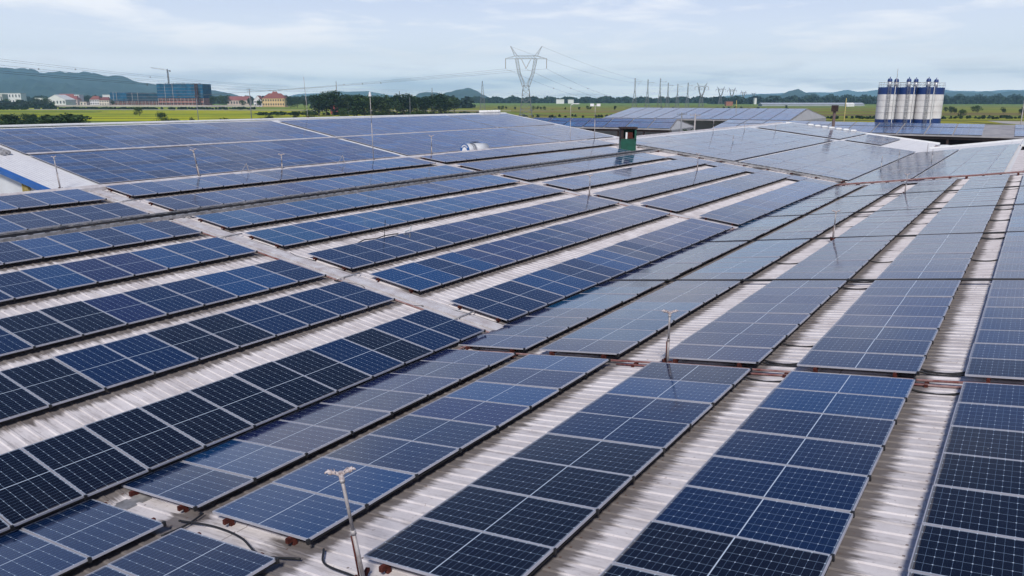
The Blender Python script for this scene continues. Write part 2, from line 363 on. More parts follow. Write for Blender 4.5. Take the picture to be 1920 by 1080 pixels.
# ------------------------------------------------------------------ solar panels
TONES = {'k': ((.0008, .0015, .0075), 'near-black'), 'n': ((.0008, .011, .048), 'dark navy'), 'b': ((.0005, .036, .128), 'bright blue'),
         's': ((.006, .012, .062), 'greyish purple'), 't': ((.0005, .052, .140), 'teal blue')}
PANELS = []          # (matrix origin corner, ex, ey, ez, tone key, label)
ORD = ['first', 'second', 'third', 'fourth', 'fifth', 'sixth', 'seventh', 'eighth']
def nth(i): return ORD[i] if i < 8 else '%d%s' % (i+1, 'th' if 10 <= (i+1) % 100 <= 20 else {1: 'st', 2: 'nd', 3: 'rd'}.get((i+1) % 10, 'th'))
def add_panel(sl, u, R, rot, tone, label, jit=.0034, h=0):
    # rot False: long side up the slope.  rot True: long side along the ridge
    ex = sl.d.copy(); ey = Vector((0, 1, GR)); ez = sl.n.copy()
    lift = ex*random.gauss(0, jit) + ey*random.gauss(0, jit)
    ez = (ez + lift).normalized(); ex = (ex - ez*ex.dot(ez)).normalized(); ey = ez.cross(ex)*(1 if ez.cross(ex).y > 0 else -1)
    o = sl.p(u + random.gauss(0, .005), R + random.gauss(0, .002), h + random.gauss(0, .0015))
    if rot: PANELS.append((o, ey, ex, ez, tone, label))
    else: PANELS.append((o, ex, ey, ez, tone, label))
def tone_run(n, prev=None, w='nnbbsst'):
    out = []; c = prev or random.choice(w)
    for i in range(n):
        if random.random() < .24: c = random.choice(w)
        out.append(c)
    return ''.join(out)
ROWN = ['lowest row', 'second row', 'third row', 'fourth row', 'fifth row', 'sixth row', 'top row']
TA = ['nnknkkkkkkkkkkkk', 'nnnnkknnkkkkk', 'nbbnnskknnnn', 'bbbssbnnn', 'nbnbbnn', 'nnnnbb', 'bbnb']
for k, u in enumerate(AR):
    for i in range(17):
        t = (TA[k] + tone_run(20, TA[k][-1]))[i]
        add_panel(A, u, -(i+1)*PT + .02, False, t, '%s panel, %s before the near roof walkway, %s of the left slope' % (TONES[t][1], nth(i), ROWN[k]))
T2 = ['nnnbbnnbbnnsssssss', 'bbnbssssnnnsssssss', 'nnnnnnssnnsssssnss', 'ttbbtttttttbbbbbss', 'ttbbttttttbbnbbbtt', 'nnbbbssbbttttbtttt', 'bbbtbbbnnsssbbttts']
for k, u in enumerate(AR):
    for i in range(18):
        t = T2[k][i]
        add_panel(A, u, 1.12 + i*PT, False, t, '%s panel, %s past the near roof walkway, %s of the left slope' % (TONES[t][1], nth(i), ROWN[k]))
    ts = tone_run(24, 's', 'ssstnb')
    n3 = 19 if k < 6 else 22
    for i in range(n3):
        t = ts[i]
        add_panel(A, u, 21.15 + i*PT, False, t, '%s panel, %s past the middle roof walkway, %s of the left slope' % (TONES[t][1], nth(i), ROWN[k]))
for k in range(1):
    for j in range(2):      # infill at the far end
        for kk in range(4): 
            add_panel(A, AR[kk], 21.15+(19+j)*PT, False, 's', 'x')
for kk in range(4):
    add_panel(A, AR[kk]+PL+.04, 41.2, True, 's', 'x', h=.005)
NB = ['valley column', 'second column', 'third column', 'fourth column', 'fifth column', 'sixth column', 'seventh column']
TB = ['nbssssss', 'bbnnsbsb', 'kkkknnbn', 'kknnnnbb', 'kkkkkknn', 'kkkkknnn', 'kkkknnnn']
for k, v in enumerate(BR):
    for i in range(6):
        t = 'nnbbnn'[(i) % 6]
        add_panel(B, v, -10.46-(i+1)*PT+.02, False, t, '%s panel, %s before the front gap, %s of the right slope' % (TONES[t][1], nth(i), NB[k]))
    for i in range(8):
        t = TB[k][i]
        add_panel(B, v, -9.95 + i*PT, False, t, '%s panel, %s before the rusty cross pipe, %s of the right slope' % (TONES[t][1], nth(7-i), NB[k]))
    for b_, (R0, txt) in enumerate(((-1.07, 'past the rusty cross pipe'), (7.62, 'past the second gap'), (16.27, 'past the third gap'), (24.92, 'past the fourth gap'), (33.57, 'past the fifth gap'))):
        ts = tone_run(8, 's', 'ssstbn' if b_ == 0 else 'ssts')
        if b_ == 0 and k >= 3: ts = 'nnnsssss' if k == 3 else 'knnnnsss'
        for i in range(8):
            add_panel(B, v, R0 + i*PT, False, ts[i], '%s panel, %s %s, %s of the right slope' % (TONES[ts[i]][1], nth(i), txt, NB[k]))
for kk in (1, 2, 3): add_panel(B, BR[kk-1]+PL+.04, 41.2-.4, True, 's', 'x', h=-.004) if BR[kk]-BR[kk-1]-PL > 1.0 else None
# dense arrays on the far parts
for r in range(9):
    for i in range(35):
        u = (.30 + r*2.114) if r < 4 else (.62 + r*2.114 + .22)
        if u + PL > 20.3: continue
        add_panel(A, u, 46.3 + i*PT, False, 's' if random.random() < .7 else 't', 'x')
for r in range(9):
    for i in range(17):
        u = .30 + r*2.114 + (.54 if r >= 4 else 0)
        if u + PL > 20.3 or (r < 2 and i > -1) : continue
        if r in (2,3) and i > 14: continue
        add_panel(A, u, 86.2 + i*PT, False, 's' if random.random() < .7 else 't', 'x')
for r in range(4):
    u = (-.1 + r*2.114) if r < 2 else (.12 + r*2.114)
    for i in range(36): add_panel(B, u, 44.3 + i*PT, False, 's' if random.random() < .6 else 't', 'x')
for i in range(18): add_panel(B, 8.58, 44.3 + i*2.114, True, 's', 'x')
for i in range(30): add_panel(B, 10.765, 44.3 + i*PT, False, 's' if i % 7 else 't', 'x')
# second hall: long sides along the ridge
for r in range(9):
    for i in range(35):
        R = 10.9 + i*2.114
        if i >= 14: R += 1.0
        if i >= 28: R += .35
        t = random.choice('nnbb') if i < 8 else random.choice('nsbs')
        add_panel(C, .2 + r*1.052, R, True, t, 'x', jit=.003)
        if i == 27 and r < 0: continue
        add_panel(C, .2 + 10.0 + r*1.052, R, True, t, 'x', jit=.003)

def panel_faces(mb, o, X, Y, Z, h0=-.035, lip=.011, off=0.):
    """frame (slot 0) and cell face (slot 1) in the given axes"""
    def P(x, y, z): return o + X*x + Y*y + Z*z
    L_, W_ = PL, PW
    a = [(0, 0), (L_, 0), (L_, W_), (0, W_)]; b = [(lip, lip), (L_-lip, lip), (L_-lip, W_-lip), (lip, W_-lip)]
    for i in range(4):
        j = (i+1) % 4
        mb.face([P(*a[i], 0), P(*a[j], 0), P(*b[j], 0), P(*b[i], 0)], 0)
        mb.face([P(*a[i], h0), P(*a[j], h0), P(*a[j], 0), P(*a[i], 0)], 0)
        mb.face([P(*b[i], 0), P(*b[j], 0), P(*b[j], -.004), P(*b[i], -.004)], 0)
    return [P(*q, -.004) for q in b], b
fm = MB(); g4, guv = panel_faces(fm, Vector((0, 0, 0)), Vector((1, 0, 0)), Vector((0, 1, 0)), Vector((0, 0, 1)))
fm.face([(0, PW, -.035), (PL, PW, -.035), (PL, 0, -.035), (0, 0, -.035)])
proto = thing('solar_module', (0, 0, 0), 'x', 'solar panel')
pf = fm.build('frame', M['alu'], proto)
gm = MB(); gm.face(g4, 0, guv); pg = gm.build('cell_glass', M['cells'], proto)
vis = []
for P in PANELS:
    o, X, Y, Z = P[:4]; pts = [proj(o + X*x + Y*y) for x in (0, PL) for y in (0, PW)]
    if any(p is None for p in pts): continue
    xs = [p[0] for p in pts]; ys = [p[1] for p in pts]
    if max(xs) < -60 or min(xs) > 1980 or max(ys) < 0 or min(ys) > 1140: continue
    q = [pts[0], pts[1], pts[3], pts[2]]
    ar = abs(sum(q[i][0]*q[(i+1) % 4][1] - q[(i+1) % 4][0]*q[i][1] for i in range(4)))/2
    infr = max(xs) > 0 and min(xs) < 1920 and min(ys) < 1080
    cx = max(0, min(1, (min(max(xs), 1920) - max(min(xs), 0))/(max(xs)-min(xs)+1e-6))); cy = max(0, (min(max(ys), 1080) - min(ys))/(max(ys)-min(ys)+1e-6))
    vis.append((ar*cx*min(1, cy) if infr else -1, P))
vis.sort(key=lambda t: -t[0])
print('panels', len(vis), 'area at 300:', vis[min(300, len(vis)-1)][0])
first = True; NIND = 300; rest = []; seen = set()
for ar, P in vis:
    o, X, Y, Z, tone, label = P
    if ar > 0 and NIND > 0 and label != 'x':
        NIND -= 1
        if first: r, first = proto, False; kids = [pf, pg]
        else:
            r = proto.copy(); S.collection.objects.link(r); kids = []
            for ch in (pf, pg):
                c = ch.copy(); S.collection.objects.link(c); c.parent = r; kids.append(c)
        Yr = Z.cross(X); oo = o if Yr.dot(Y) > 0 else o + Y*PW      # keep a right-handed frame
        mw = Matrix(((X.x, Yr.x, Z.x, oo.x), (X.y, Yr.y, Z.y, oo.y), (X.z, Yr.z, Z.z, oo.z), (0, 0, 0, 1)))
        r.matrix_basis = mw; r['label'] = label; r['group'] = 'framed solar panels set in rows on the hall roof'
        tc_ = TONES[tone][0]; f = random.uniform(.85, 1.18)
        for c in kids: c.color = (*[v*f for v in tc_], 1)
        seen.add(label)
    else: rest.append(P)
print('individual labels', len(seen))
mb = MB(); cols = []
for o, X, Y, Z, tone, label in rest:
    n0 = len(mb.f)
    g4, guv = panel_faces(mb, o, X, Y, Z); mb.face(g4, 1, guv)
    f = random.uniform(.85, 1.18); cols += [(*[v*f for v in TONES[tone][0]], 1)]*(len(mb.f)-n0)
ro = mb.build('solar_panel_field', [M['alu'], M['cells_far']])
tag(ro, 'hundreds of smaller looking solar panels covering the distant roofs', 'solar panels', kind='stuff')
ca = ro.data.color_attributes.new('tone', 'FLOAT_COLOR', 'CORNER')
flat = []
for pl in ro.data.polygons: flat += list(cols[pl.index])*len(pl.vertices)
ca.data.foreach_set('color', flat)

# ------------------------------------------------------------------ rails under the rows
def rails(sl, u, R0, R1, label, group):
    t = thing('mounting_rail', sl.p(u+1, (R0+R1)/2, HR), label, 'rail', group, world=True)
    n = max(2, int((R1-R0)/1.6))
    for o in (.34, 1.72):
        mb = MB(); mb.bar(sl.p(u+o, R0-.07, -.075), sl.p(u+o, R1+.07, -.075), .05, .07)
        for i in range(n+1):
            R = R0 + .05 + (R1-R0-.1)*i/n; mb.bar(sl.p(u+o, R, HR), sl.p(u+o, R, -.07), .06, .05)
        mb.build('rail', M['rust'], t)
    mb = MB()                     # edge strip with clamps peeping out between the frames
    e = 0 if sl is A else PL
    mb.bar(sl.p(u+(e+.03 if sl is A else e-.03), R0, -.055), sl.p(u+(e+.03 if sl is A else e-.03), R1, -.047), .05, .015)
    k = int(round((R1-R0)/PT))
    for i in range(k+1):
        R = R0 + i*PT - .01; mb.obox(sl.p(u+e, R, -.03), sl.d*.02, (0, .022, 0), sl.n*.035)
    mb.build('clamp_strip', M['black'], t)
for k, u in enumerate(AR):
    rails(A, u, -17*PT+.02, 0, 'rusty rails under the %s of the left slope before the near walkway' % ROWN[k], 'rusty panel rails')
    rails(A, u, 1.12, 20.15, 'rusty rails under the %s of the left slope between both walkways' % ROWN[k], 'rusty panel rails')
    rails(A, u, 21.15, 41.2 if k < 6 else 44.3, 'rusty rails under the %s of the left slope past the middle walkway' % ROWN[k], 'rusty panel rails')
for k, v in enumerate(BR[:5]):
    rails(B, v, -16.8, -10.46, 'rusty rails under the %s of the right slope, before the front gap' % NB[k], 'rusty panel rails')
    rails(B, v, -9.95, -1.49, 'rusty rails under the %s of the right slope, before the rusty cross pipe' % NB[k], 'rusty panel rails')
    for (R0, R1, txt) in ((-1.07, 7.4, 'past the rusty cross pipe'), (7.62, 16.07, 'past the second gap'), (16.27, 24.72, 'past the third gap'), (24.92, 33.37, 'past the fourth gap')):
        rails(B, v, R0, R1, 'rusty rails under the %s of the right slope, %s' % (NB[k], txt), 'rusty panel rails')

# ------------------------------------------------------------------ cable trays, pipes, cables
def tray(name, P, Q, nrm, side, w, label, legs, mrung='galv'):
    P, Q = Vector(P), Vector(Q); d = Q - P; L = d.length; d.normalize()
    t = thing(name, (P+Q)/2, label, 'cable tray', world=True)
    mb = MB()
    for s_ in (-1, 1):
        c = (P+Q)/2 + side*(w/2*s_); mb.obox(c, d*L/2, side*.012, nrm*.055)
        for i in range(int(L/.5)):          # slotted return lips
            mb.obox(P + d*(.25+i*.5) + side*(w/2-.03)*s_ + nrm*.055, d*.17, side*.03, nrm*.004)
    mb.build('side_rail', M['galv'], t)
    mb = MB()
    for i in range(int(L/.3)): mb.obox(P + d*(.15+i*.3) - nrm*.03, d*.035, side*w/2, nrm*.012)
    mb.build('rung', M[mrung], t)
    for o in (-.18, -.05, .1, .2):
        mb = MB(); pts = [P + d*(L*i/40) + side*(w*o*1.6 + .02*sin(i*1.7+o*30)) - nrm*.002 for i in range(41)]
        mb.tube(pts, .02, 6); mb.build('cable', M['black'], t)
    mb = MB(); n = int(L/legs)
    for i in range(n+1):
        c = P + d*(L*i/n); mb.obox(c - nrm*.09, d*.06, side*(w/2+.14), nrm*.03); mb.obox(c - nrm*.15 + side*(w/2+.09), d*.08, side*.05, nrm*.07)
    mb.build('support', M['rust'], t)
side = Vector((0, 1, 0))
tray('cable_tray', A.p(15.56, -19, -.02), A.p(15.56, 44.6, -.02), A.n, A.d, .62, 'long grey perforated cable tray running along the left slope between panel rows', 2.6)
tray('cable_tray', A.p(.5, 45.2, .02), A.p(17.2, 45.2, .02), A.n, side, .7, 'grey cable tray crossing down the left slope beyond the green kiosk', 1.8)
def pipe(label, pts, r, m, cat='pipe', name='pipe', group=None, supports=None, n=8):
    mb = MB(); mb.tube(pts, r, n); o = mb.build(name, m, smooth=True); tag(o, label, cat, group); return o
def wob(sl, R, v0, v1, h, a=.012, n=30): return [sl.p(v0 + (v1-v0)*i/n, R + a*sin(i*1.3+R), h + a*.6*sin(i*.9)) for i in range(n+1)]
def wobR(sl, u, R0, R1, h, a=.012, n=40): return [sl.p(u + a*sin(i*1.1+u), R0 + (R1-R0)*i/n, h + a*.5*sin(i*.8)) for i in range(n+1)]
t = thing('water_pipe', B.p(6, -1.28, -.1), 'rust stained pipe lying across the right slope in front of the short white mast', 'pipe', world=True)
mb = MB(); mb.tube(wob(B, -1.26, -.3, 21, -.10), .024, 8); mb.build('tube', M['rustpipe'], t, True)
mb = MB(); mb.tube(wob(B, -1.38, 4.2, 21, -.14), .022, 6); mb.build('tube', M['rustpipe'], t, True)
for i in range(18): mb = MB(); mb.obox(B.p(-.2+i*.8, -1.30, -.16), B.d*.03, (0, .13, 0), B.n*.035); mb.build('support', M['rust'], t)
t = thing('water_pipe', B.p(6, 43, 0), 'thick red brown pipe bundle crossing the far end of the right slope', 'pipe', world=True)
for o, r in ((0, .055), (.22, .045), (-.18, .035)):
    mb = MB(); mb.tube(wob(B, 42.9+o, -.5, 21, .02, .02), r, 8); mb.build('tube', M['rustpipe'], t, True)
for i in range(14): mb = MB(); mb.obox(B.p(i*.95, 42.95, -.1), B.d*.05, (0, .4, 0), B.n*.11); mb.build('support', M['rust'], t)
pipe('rust red pipe beside the valley gutter in front of the near walkway', wobR(A, .22, -2.6, .4, -.10, .01), .026, M['rustpipe'])
pipe('rusty thin pipe on the near roof walkway along its front edge', wob(A, .20, .4, 15, -.12), .026, M['rustpipe'])
pipe('rusty thin pipe on the middle roof walkway along its front edge', wob(A, 20.33, .4, 15, -.12), .026, M['rustpipe'])
NEARC = 0
for q, (R, l) in enumerate(((.98, 'near'), (20.98, 'middle'))):
    for j in range(2): pipe('thin black cable lying along the %s roof walkway, %s one' % (l, ('inner', 'outer')[j]), wob(A, R-.12*j+(.05 if q else 0), .4, 20.8, -.15, .03), .014, M['black'], 'cable', 'cable')
for (u, R0, R1) in ((1.6, .1, 1.1), (6.2, .1, 1.1), (12.1, .1, 1.1), (18.6, .1, 1.1)): pipe('short grey conduit bridging the near roof walkway, %s up from the valley' % {1.6: 'first', 6.2: 'second', 12.1: 'third', 18.6: 'topmost'}[u], [A.p(u, R0, -.06), A.p(u, R1, -.06)], .022, M['galv'], 'conduit', 'conduit')
for R, l in ((7.5, 'second'), (16.17, 'third'), (24.82, 'fourth'), (33.47, 'fifth')):
    pipe('black cable line crossing the right slope in the %s gap' % l, wob(B, R, -.45, 20, -.02, .008), .036, M['black'], 'cable', 'cable')
GAPS = [(1.57, 2.0), (4.09, 5.10), (7.19, 7.95), (10.04, 10.765), (12.86, 13.6)]
CN = {}
def smoothline(P, k=8):
    P = [P[0]*2-P[1]] + P + [P[-1]*2-P[-2]]; out = []
    for i in range(1, len(P)-2):
        for j in range(k):
            t = j/k; out.append(.5*((2*P[i]) + (P[i+1]-P[i-1])*t + (2*P[i-1]-5*P[i]+4*P[i+1]-P[i+2])*t*t + (3*P[i]-P[i-1]-3*P[i+1]+P[i+2])*t**3))
    return out + [P[-2]]
for R in (-8.55, -1.75, -.7, .75, 1.5, 6.9, 7.9, 11.2, 15.6, 20.5, 24.2, 28.6, 33.6, 38.0):
    for gidx, (a0, a1) in enumerate(GAPS):
        if R < -8 and gidx not in (2, 3): continue
        if gidx == 0 or random.random() < .35: continue
        if abs(R+.7) < .01 and gidx == 1: continue
        for o in ((0, .17) if random.random() < .4 else (0,)):
            sg = random.uniform(.02, .10)
            pts = [B.p(a0-.15 + (a1-a0+.3)*i/8, R + o - sg*4*(i/8)*(1-i/8)*(1 if o else .5), -.07 - .09*4*(i/8)*(1-i/8)) for i in range(9)]
            c = pipe('short black cable dipping across the roof gap between two panel columns', pts, .020, M['black'], 'cable', 'cable', 'black cables bridging the roof gaps', n=6)
            c['label'] = 'black cable right of the %s, %s of those %s the rusty pipe' % (NB[gidx], nth(CN.setdefault((gidx, R > -1.28), 0)), 'past' if R > -1.28 else 'before'); CN[(gidx, R > -1.28)] += 1
for (pts, l) in (([(4.2, -10.2), (3.6, -10.35), (2.9, -10.15), (2.2, -10.1), (1.5, -10.2)], 'thick black cable curling over bare roof left of the nearest mast'),
                 ([(4.3, -9.9), (4.6, -10.15), (5.1, -10.2), (5.35, -10.22)], 'thick black cable reaching the foot of the nearest mast'),
                 ([(1.7, -10.6), (1.75, -10.25), (1.65, -9.9)], 'short thick black cable under the front corner panel')):
    P_ = [B.p(a, b, -.12) for a, b in pts]; Q = smoothline(P_); pipe(l, Q, .015, M['black'], 'cable', 'cable')
for (pts, l) in (([(3.2, .2), (2.9, .5), (2.4, .8), (1.6, .95)], 'black cable looping on the near walkway above the valley'),
                 ([(6.3, .1), (5.6, .35), (5.2, .3), (4.9, -.1)], 'black cable drooping from the second row onto the near walkway'),
                 ([(9.4, 1.0), (8.9, .9), (8.2, 1.05)], 'black cable drooping from the third row onto the near walkway'),
                 ([(3.3, 20.3), (2.7, 20.5), (2.4, 20.9)], 'black cable loop on the middle walkway near the valley')):
    pipe(l, smoothline([A.p(a, b, -.13) for a, b in pts]), .018, M['black'], 'cable', 'cable')

# ------------------------------------------------------------------ masts on the roofs
def sprinkler(base, top, label, r=.024, heads=True, brace=False):
    base, top = Vector(base), Vector(top)
    t = thing('sprinkler_mast', base, label, 'sprinkler mast', 'white sprinkler masts on the hall roofs', world=True)
    d = (top-base); L = d.length; d.normalize(); a = d.cross(FW).normalized(); b = a.cross(d)
    mb = MB(); mb.tube([base, base+d*L*.48], r*1.25, 10); mb.tube([base+d*L*.46, base+d*L*.5], r*1.6, 10); mb.tube([base+d*L*.5, top], r, 10); mb.tube([base+d*L*.93, base+d*L*.96], r*1.5, 10)
    mb.build('pole', M['pole'], t, True)
    mb = MB(); mb.tube([base + a*.04 - b*.02, base+d*L*.45 + a*r*1.6], .011, 6); mb.build('hose', M['rust'], t, True)
    mb = MB(); mb.obox(base, d*.05, a*.10, b*.05); mb.obox(base + a*.09 + d*.03, d*.07, a*.015, b*.05); mb.bar(base+a*.05, base+b*.25+d*.03, .05, .04); mb.build('base_bracket', M['rust'], t)
    if heads:
        for s_ in (-1, 1):
            mb = MB(); c = top
            mb.tube([c - d*.02, c + a*s_*.05 + d*.02, c + a*s_*.10 + d*.035, c + a*s_*.145 + d*.06], .022, 8)
            mb.tube([c + a*s_*.10 + d*.035, c + a*s_*.135 + d*.045], .034, 8, r1=.026)
            mb.tube([c + a*s_*.145 + d*.055, c + a*s_*.175 + d*.035], .013, 6)
            mb.bar(c + a*s_*.05 - b*.04 + d*.05, c + a*s_*.08 + b*.05 + d*.05, .012)
            mb.build('sprinkler_head', M['pvc'], t, True)
        mb = MB(); mb.tube([top-d*.07, top+d*.03], .03, 8); mb.build('valve', M['pvc'], t)
    return t
def along(P, h, lean=(0, 0)): return P + Vector((lean[0], lean[1], h))
nb = B.p(5.42, -10.27, -.12)
sprinkler(nb, nb + RT*-.20 + UP*1.40 + FW*.0, 'tall leaning white sprinkler mast with twin heads in the bottom foreground, nearest of all', .020)
P = B.p(5.32, -1.22, -.12); sprinkler(P, P + UP*1.13, 'upright white twin head sprinkler mast behind the rusty cross pipe', .022)
P = B.p(5.0, 16.0, -.05); sprinkler(P, P + UP*1.10, 'white sprinkler mast standing by the third gap of the right slope')
P = B.p(5.2, 33.6, -.05); sprinkler(P, P + UP*1.10, 'white sprinkler mast standing by the fifth gap of the right slope')
P = A.p(8.55, 20.6, -.12); sprinkler(P, P + UP*1.12, 'white sprinkler mast on the middle roof walkway of the left slope')
P = A.p(21.3, 5.7, -.1); sprinkler(P, P + UP*1.30 - RT*.2, 'dark footed sprinkler mast leaning left on the ridge of the left slope', .03)
P = A.p(21.3, 10.5, -.1); sprinkler(P, P + UP*.80, 'small white sprinkler mast on the left ridge between a leaning mast and a tall mast')
P = A.p(21.3, 22.5, -.1); sprinkler(P, P + UP*1.25 , 'white sprinkler mast on the ridge at the top of the middle walkway')
P = C.p(.1, 8.3, -.1); sprinkler(P, P + UP*2.0 - RT*.15, 'grey sprinkler mast on the bare white roof above the blue trim', .03)
P = A.p(8.7, 36.8, -.1); sprinkler(P, P + UP*1.25, 'slim white mast near the green kiosk in the far block of the left slope', .02)
P = A.p(21.25, 36, -.1)
def simple_mast(name, base, h, r, label, cat, m='pole', lean=(0, 0, 0), group=None, foot=True, tip=None):
    t = thing(name, base, label, cat, group, world=True); top = base + UP*h + Vector(lean)
    mb = MB(); mb.tube([base, base.lerp(top, .6)], r*1.3, 8); mb.tube([base.lerp(top, .6), top], r, 8); mb.build('pole', M[m], t, True)
    if foot: mb = MB(); mb.box(base.x-.12, base.x+.12, base.y-.12, base.y+.12, base.z-.05, base.z+.05); mb.build('base_plate', M['rust'], t)
    if tip == 'lamp': mb = MB(); mb.tube([top, top+UP*.25], .09, 8, r1=.05); mb.build('lamp_head', M['white'], t)
    if tip == 'flood':
        for s_ in (-1, 1): mb = MB(); mb.obox(top + RT*.28*s_ + UP*.05, RT*.16, FW*.08, UP*.11); mb.build('floodlight', M['white'], t)
        mb = MB(); mb.bar(top - RT*.4, top + RT*.4, .05); mb.build('crossbar', M['pole'], t)
    if tip == 'arm': mb = MB(); mb.tube([top, top+RT*.25+UP*.12], .03, 6); mb.obox(top+RT*.55+UP*.14, RT*.32, FW*.1, UP*.035); mb.build('lamp_head', M['white'], t)
    return t
simple_mast('roof_mast', A.p(21.3, 17.2, -.1), 3.75, .02, 'tall thin white mast with a small head rising from the left ridge above the horizon', 'mast', lean=tuple(RT*-.05), tip='lamp')
simple_mast('roof_mast', A.p(21.2, 44.4, -.1), 3.0, .024, 'mast with twin floodlights at the far corner of the left ridge', 'floodlight mast', tip='flood')
simple_mast('lamp_post', back.p(8, 54, 0), 3.9, .024, 'lamp post with a flat white arm head behind the left ridge', 'lamp post', tip='arm')
simple_mast('lightning_rod', C.p(21.2, 47.1, 0), 4.6, .022, 'tall thin lightning rod on the white ridge of the blue trimmed hall', 'lightning rod', lean=tuple(RT*-.2))
for i, (a_, b_, h) in enumerate(((18.6, 66.9, 1.5), (17.8, 75.2, 1.2), (16.1, 82.1, 1.1), (14, 60, .9))):
    simple_mast('roof_mast', A.p(a_, b_, -.05), h, .025, 'thin short mast on the far left slope panels, %s along from the kiosk' % nth(i), 'mast', foot=False)
for i, (v_, b_, h) in enumerate(((.6, 54.4, 1.3), (.3, 66, 1.2), (3.6, 61.2, 1.2), (1.6, 76, 1.2))):
    simple_mast('roof_mast', B.p(v_, b_, -.05), h, .025, 'thin short mast on the far right slope panels, %s from their near end' % nth(i), 'mast', foot=False)
# tripods on the ridge
for i, R in enumerate((8.2, 14.6)):
    t = thing('tripod_stand', A.p(21.2, R), 'small white tripod stand on the left ridge, %s one from the left' % nth(i), 'tripod', world=True)
    for k in range(3):
        a_ = k*2.1; mb = MB(); mb.tube([A.p(21.2, R, -.1)+Vector((.3*cos(a_), .3*sin(a_), 0)), A.p(21.2, R, .45)], .013, 6); mb.build('leg', M['pole'], t)
# weather sensor rod with its cable between two rows
t = thing('weather_sensor', A.p(8.0, 4.5, 0), 'thin black sensor rod with a small white sensor on the roof gap', 'sensor', world=True)
mb = MB(); mb.tube([A.p(8.75, 4.9, -.15), A.p(8.75, 4.9, .62)], .012, 6); mb.build('rod', M['black'], t)
mb = MB(); mb.tube([A.p(8.75, 3.2, -.12), A.p(8.80, 3.9, .02), A.p(8.75, 4.5, -.02), A.p(8.75, 4.9, .03), A.p(8.7, 5.6, .02)], .02, 6); mb.build('cable', M['black'], t)
mb = MB(); mb.obox(A.p(8.7, 6.1, .06), (0, .16, .02), A.d*.035, A.n*.03); mb.obox(A.p(8.66, 6.25, .12), (0, .03, 0), A.d*.02, A.n*.09); mb.build('sensor_head', M['white'], t)

# ------------------------------------------------------------------ green kiosk on the roof
kp = A.p(17.0, 42.4, -.15); kt = thing('roof_kiosk', kp, 'green steel kiosk with an open dark front standing at the end of the top rows', 'kiosk', world=True)
w, d_, h_ = .62, .55, 1.75
ax, ay = RT, FW
def kb(c, a, b, c_): mb.obox(kp + ax*c[0] + ay*c[1] + UP*c[2], ax*a, ay*b, UP*c_)
mb = MB(); kb((0, 0, .42), w, d_, .50); kb((w-.06, 0, 1.25), .07, d_, .5); kb((0, d_-.03, 1.25), w, .03, .5); mb.build('body', M['green'], kt)
mb = MB(); kb((-w+.10, 0, 1.25), .10, d_*.95, .5); kb((.0, -.25, .96), w*.9, .2, .04); mb.build('inner_box', M['darkin'], kt)
mb = MB(); kb((-.18, -.5, 1.2), .07, .03, .26); mb.build('gauge_panel', M['white'], kt)
mb = MB(); kb((.12, -.35, 1.22), .22, .12, .24); mb.build('switch_box', M['rust'], kt)
mb = MB(); kb((0, 0, 1.80), w+.08, d_+.1, .07); mb.build('roof', M['darkin'], kt)

# ------------------------------------------------------------------ horizontal water tank behind the ridge
tp = FP(873, 58, 0); tz = zt(58, 281) - 1.37
tax = (RT*.75 + FW*.66).normalized(); tsd = tax.cross(UP)
tank = thing('water_tank', (tp.x, tp.y, tz), 'white horizontal water tank with a blue ringed end behind the left ridge', 'water tank', world=True)
r = .54; c0 = Vector((tp.x, tp.y, tz+.75+r)) ; c1 = c0 + tax*1.95
mb = MB()
mb.tube([c0, c0+tax*.75], r, 28); mb.tube([c0+tax*.75, c0+tax*.80], r*.97, 28); mb.tube([c0+tax*.8, c1], r, 28, r1=r*.98)
mb.tube([c1, c1+tax*.06, c1+tax*.11], r*.96, 28, r1=r*.55); mb.build('barrel', M['tankwhite'], tank, True)
mb = MB(); mb.tube([c0-tax*.05, c0+tax*.02], r*1.0, 28); mb.build('end_cap', M['tankblue'], tank)
mb = MB(); mb.tube([c0-tax*.065, c0-tax*.04], r*.52, 24); mb.build('end_disc', M['white'], tank)
mb = MB()
for k in range(9):
    a_ = pi*.22 + k*pi*.56/8; p_ = c0 - tax*.06 + (tsd*cos(a_) + UP*sin(a_))*r*.77; q_ = (tsd*-sin(a_) + UP*cos(a_))
    mb.obox(p_, q_*.025, (tsd*cos(a_) + UP*sin(a_))*.06, tax*.006)
mb.build('end_marks', M['white'], tank)
for k, x_ in enumerate((.45, .62)):
    mb = MB(); pts = [c0 + tax*(x_ + .35*max(0, cos(a))) + (tsd*-cos(a) + UP*sin(a))*(r+.015) for a in [pi*j/16 for j in range(17)]]; mb.tube(pts, .014, 5); mb.build('strap', M['black'], tank)
mb = MB()
for x_ in (.35, 1.3):
    c = c0 + tax*x_; mb.obox(Vector((c.x, c.y, tz+.4)), tax*.05, tsd*.6, UP*.42)
mb.build('stand', M['galv'], tank)
mb = MB()
for k in range(5): mb.tube([c0 + tax*(.5+.1*k) + UP*(r+.01), c0 + tax*(.55+.15*k) + UP*(r+.12), c0 + tax*(.8+.12*k) + UP*(r+.08), c0+tax*(1.0+.1*k)+UP*(r)], .013, 5)
mb.build('loose_cables', M['black'], tank)

M['shedroof'] = mat('shed_roof', (.26, .25, .26), .7, vscale=.5, col2=(.40, .38, .38))
